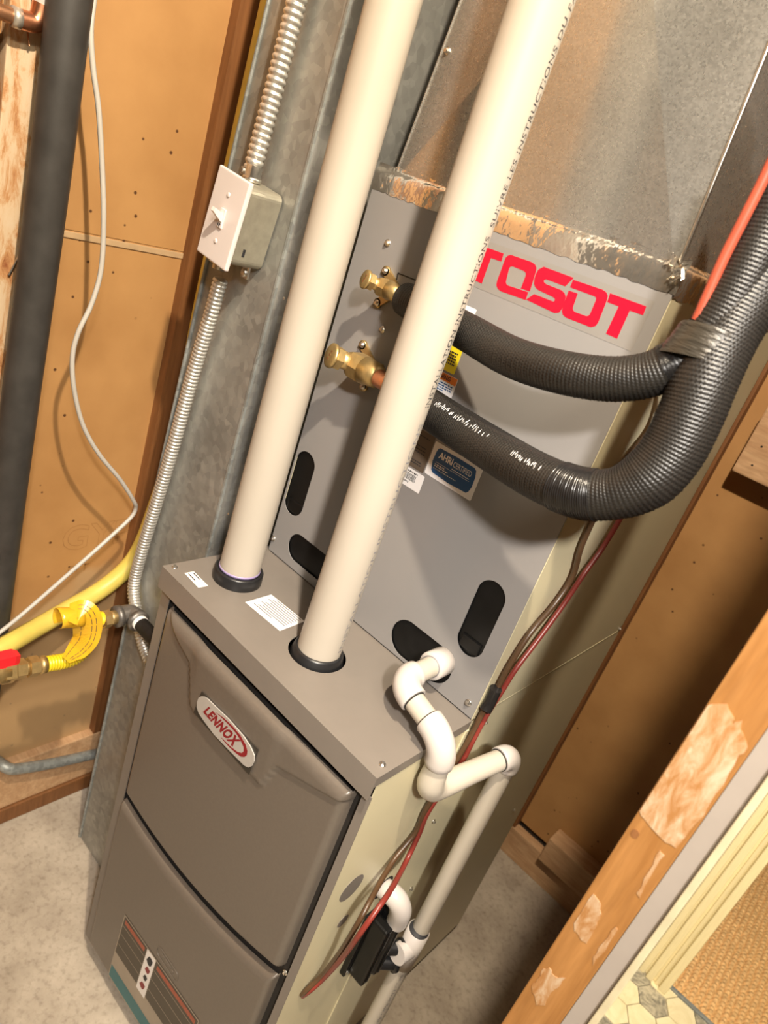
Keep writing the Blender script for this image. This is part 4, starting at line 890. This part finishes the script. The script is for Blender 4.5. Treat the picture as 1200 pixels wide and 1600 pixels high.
# condensate trap
TR = thing('condensate_trap', 'black plastic condensate trap with white inlet elbow on the furnace side', 'trap', (0.465, 0.17, 0.46))
b = B()
b.box(W, 0.4545, 0.132, 0.206, 0.388, 0.526, 0.002)
b.box(W + 0.008, 0.4835, 0.140, 0.158, 0.394, 0.522, 0.004).box(W + 0.008, 0.4860, 0.162, 0.180, 0.402, 0.530, 0.005).box(W + 0.008, 0.4800, 0.184, 0.200, 0.398, 0.505, 0.004)
b.box(0.4835, 0.4850, 0.147, 0.151, 0.402, 0.515, 0.0006).box(0.4860, 0.4876, 0.169, 0.173, 0.408, 0.520, 0.0006)
b.build('trap_body', blackp, TR)
screw('screw', (0.4545, 0.1365, 0.398), (1, 0, 0), 0.0036, TR)
for dz in (0.0, -0.036):
    b = B().tube([(0.474, 0.182, tz + 0.004 + dz), (0.492, 0.204, tz + 0.004 + dz)], 0.0118, 18); b.lathe((0.4905, 0.200, tz + 0.004 + dz), (0.45, 0.85, 0.0), [(0, 0.0148), (0.006, 0.0148)], 20); b.build('rubber_coupling', rubber, TR)
B().tube([(W, 0.149, 0.574), (W + 0.012, 0.149, 0.578), (W + 0.026, 0.153, 0.574), (W + 0.034, 0.160, 0.557), (W + 0.034, 0.168, 0.532), (W + 0.033, 0.170, 0.520)], [0.0150, 0.0155, 0.0160, 0.0162, 0.0160, 0.0155], 24, 7).build('inlet_elbow', pvcf, TR)
B().plate(circle(0.149, 0.574, 0.0205, 28), [], YZat(W), 0.0004).build('grommet', dark, TR)

# ================================================================ REFRIGERANT LINES
hu = [(0.111,0.158,1.3426),(0.1408,0.15,1.3431),(0.1538,0.148,1.3431),(0.2134,0.141,1.342),(0.277,0.122,1.3417),(0.3452,0.1,1.342),(0.4062,0.085,1.3503),(0.4543,0.086,1.3621),(0.4852,0.09,1.3774),(0.5031,0.094,1.3957),(0.5145,0.096,1.415),(0.5202,0.098,1.4391),(0.5221,0.102,1.4789),(0.5201,0.106,1.522),(0.5162,0.11,1.5716),(0.5086,0.115,1.6608)]
hl = [(0.132,0.15,1.2384),(0.1547,0.148,1.2378),(0.2025,0.146,1.2386),(0.2759,0.136,1.237),(0.3603,0.11,1.2412),(0.4313,0.088,1.247),(0.483,0.076,1.2567),(0.5148,0.077,1.273),(0.5335,0.082,1.2978),(0.5401,0.087,1.3286),(0.5384,0.091,1.365),(0.5341,0.095,1.3963),(0.5298,0.104,1.4329),(0.5296,0.116,1.4788),(0.5266,0.128,1.5305),(0.5164,0.15,1.6375)]
def hose(pts, r, cut, nm, lab):
    t = thing(nm, lab, 'pipe', pts[3])
    B().tube(pts[:3], r * 0.50 if r > 0.022 else r * 0.28, 18, 4).build('copper_stub', copper, t)
    P, R_ = spline([Vector(p) for p in pts[1:]], [r * 0.9] + ([r] * (len(pts) - 2) if r < 0.022 else [r] * 6 + [0.0278] * (len(pts) - 8)), 26); P = P[14:]; R_ = R_[14:]
    B().sleeve(P, R_, nb=int(2 * PI * r / 0.0030)).build('insulation_sleeve', hosem, t, recalc=False)
    # ragged glue seam along the lower side
    rg = random.Random(len(nm)); b = B()
    return t, P
HU, PU = hose(hu, 0.0206, 14, 'liquid_line', 'upper black ribbed refrigerant line from the smaller brass valve')
HL, PLn = hose(hl, 0.0240, 14, 'suction_line', 'lower thicker black ribbed refrigerant line bending up in a loop')
def sleeve(P, i0, i1, r, m, nm, par, rip=0.0006):
    seg = P[i0:i1]; pts = []; rs = []
    for i in range(len(seg) * 3 - 2):
        a = seg[i // 3]; c = seg[min(i // 3 + 1, len(seg) - 1)]; pts.append(a.lerp(c, (i % 3) / 3)); rs.append(r + rip * math.sin(i * 1.7))
    return B().tube(pts, rs, 36).build(nm, m, par)
def near(P, q):
    q = Vector(q); return min(range(len(P)), key=lambda i: (P[i] - q).length)
i0, i1 = near(PLn, [(0.4615,0.078,1.2529)][0]), near(PLn, [(0.5006,0.076,1.2634)][0])
sleeve(PLn, i0, i1, 0.0252, tape, 'tape_wrap', HL)
i0, i1 = near(PU, [(0.4995,0.093,1.3912)][0]), near(PU, [(0.5122,0.096,1.4217)][0])
sleeve(PU, i0, i1, 0.0212, tape, 'tape_wrap', HU)
# stretched tape binding both lines
b = B(); v = []; f = []; n = 15; ms = 36
iu, il = near(PU, [(0.5091,0.096,1.4065)][0]), near(PLn, [(0.5329,0.097,1.4018)][0])
for i in range(n):
    a = PU[min(iu + i * 2, len(PU) - 1)]; c = PLn[min(il + int(i * 1.6), len(PLn) - 1)]; T = (PLn[min(il + int(i * 1.6) + 1, len(PLn) - 1)] - PLn[il + int(i * 1.6) - 1]).normalized()
    mdl = (a + c) / 2; u = (c - a); u = (u - T * u.dot(T)); L = u.length; u = u.normalized() if L > 1e-4 else Vector((1, 0, 0)); w_ = T.cross(u).normalized()
    for k in range(ms):
        t = 2 * PI * k / ms; r = 0.0256 + 0.0004 * math.sin(i * 2.1)
        v.append(tuple(mdl + u * (math.cos(t) * (L / 2 + r)) + w_ * math.sin(t) * (r + 0.0028)))
for i in range(n - 1):
    for k in range(ms): f.append([i * ms + k, i * ms + (k + 1) % ms, (i + 1) * ms + (k + 1) % ms, (i + 1) * ms + k])
b.add(v, f, True).build('binding_tape', taupe_tape, HL, 'stretched grey-brown tape binding both lines')
# worn white print on the lower line
def hose_print(P, r, i0, i1, ang, hgt, m, par, seed):
    rg = random.Random(seed); b = B(); L = 0; cam_p = Vector((0.716, -0.558, 1.448))
    for i in range(i0, i1):
        T = (P[i + 1] - P[i]).normalized(); vw = (cam_p - P[i]).normalized(); vw = (vw - T * vw.dot(T)).normalized(); s_ = T.cross(vw)
        if s_.z < 0: s_ = -s_
        if rg.random() < 0.12: continue
        for q in range(2):
            t0 = rg.uniform(0.0, 0.5); t1 = t0 + rg.uniform(0.12, 0.3); a0 = ang + rg.uniform(-0.06, 0.1); a1 = a0 + rg.uniform(0.08, 0.22)
            pts = []
            for t, a in ((t0, a0), (t1, a0), (t1, a1), (t0, a1)): pts.append(tuple(P[i].lerp(P[i + 1], t) + (vw * math.cos(a) + s_ * math.sin(a)) * (r + 0.0007)))
            b.add(pts, [[0, 1, 2, 3]])
    return b.build('worn_print', label_w, par)
i0, i1 = near(PLn, [(0.2648,0.137,1.2369)][0]), near(PLn, [(0.366,0.108,1.2417)][0]); hose_print(PLn, 0.0245, i0, i1, 0.30, 0.006, label_w, HL, 2)
i0, i1 = near(PLn, [(0.4051,0.096,1.2435)][0]), near(PLn, [(0.4497,0.084,1.2497)][0]); hose_print(PLn, 0.0245, i0, i1, 0.25, 0.006, label_w, HL, 6)

# ---------------------------------------------------------------- control cables
xw = W + 0.006
wb_ = [(0.47,0.2225,1.3854),(0.462,0.2591,1.3419),(0.456,0.2742,1.307),(0.452,0.2536,1.2687),(0.452,0.2376,1.2404),(0.452,0.2419,1.1921),(0.452,0.2476,1.1457),(0.452,0.2687,1.0983),(0.452,0.2544,1.0596),(0.452,0.2175,1.0212),(0.452,0.2006,0.9729),(0.452,0.1971,0.9336),(0.452,0.1868,0.8962),(0.452,0.1842,0.8555),(0.452,0.1748,0.8194),(0.453,0.1604,0.7865),(0.452,0.1509,0.7386),(0.452,0.1534,0.6965),(0.453,0.1219,0.6675),(0.462,0.0869,0.6585),(0.475,0.0485,0.6598),(0.48,0.0292,0.6341),(0.47,0.0405,0.5553),(0.456,0.0495,0.478),(0.45,0.0378,0.4504),(0.446,0.0359,0.4348)]
wr_ = [(0.476,0.2159,1.3839),(0.467,0.2694,1.3402),(0.46,0.3103,1.308),(0.455,0.3352,1.2381),(0.455,0.3282,1.1756),(0.454,0.32,1.1311),(0.454,0.2994,1.0959),(0.453,0.2833,1.0498),(0.453,0.253,1.0005),(0.453,0.2255,0.9616),(0.453,0.2143,0.9276),(0.4545,0.1975,0.8936),(0.4555,0.1899,0.8558),(0.456,0.1861,0.8173),(0.456,0.1699,0.7841),(0.455,0.1537,0.7375),(0.456,0.156,0.6964),(0.462,0.1407,0.6574),(0.484,0.075,0.6768),(0.492,0.0394,0.6754),(0.492,0.0192,0.6405),(0.478,0.0364,0.5616),(0.46,0.051,0.4776),(0.453,0.0408,0.4486),(0.446,0.0416,0.4257)]
o = B().tube(wb_, 0.0037, 10, 6).build('control_cable', wire_b); tag(o, 'brown control cable hanging down the cabinet side', 'cable', 'control cables')
o = B().tube(wr_, 0.0037, 10, 6).build('control_cable', wire_r); tag(o, 'red control cable hanging down the cabinet side', 'cable', 'control cables')
b = B().tube([(0.453,0.19,0.9416),(0.453,0.1914,0.9193),(0.454,0.1859,0.9071)], 0.0082, 14); b.build('cable_tape', tape, o)
o = B().tube([(0.5077,0.085,1.4374),(0.5068,0.085,1.4582),(0.5053,0.085,1.4883),(0.5057,0.085,1.5218),(0.5059,0.085,1.5513),(0.5048,0.085,1.5941)], 0.0046, 12, 6).build('control_cable', plain('orange_red_cable_jacket', (0.36, 0.065, 0.035), 0.4)); tag(o, 'orange-red cable running up beside the taped black lines', 'cable', 'control cables')
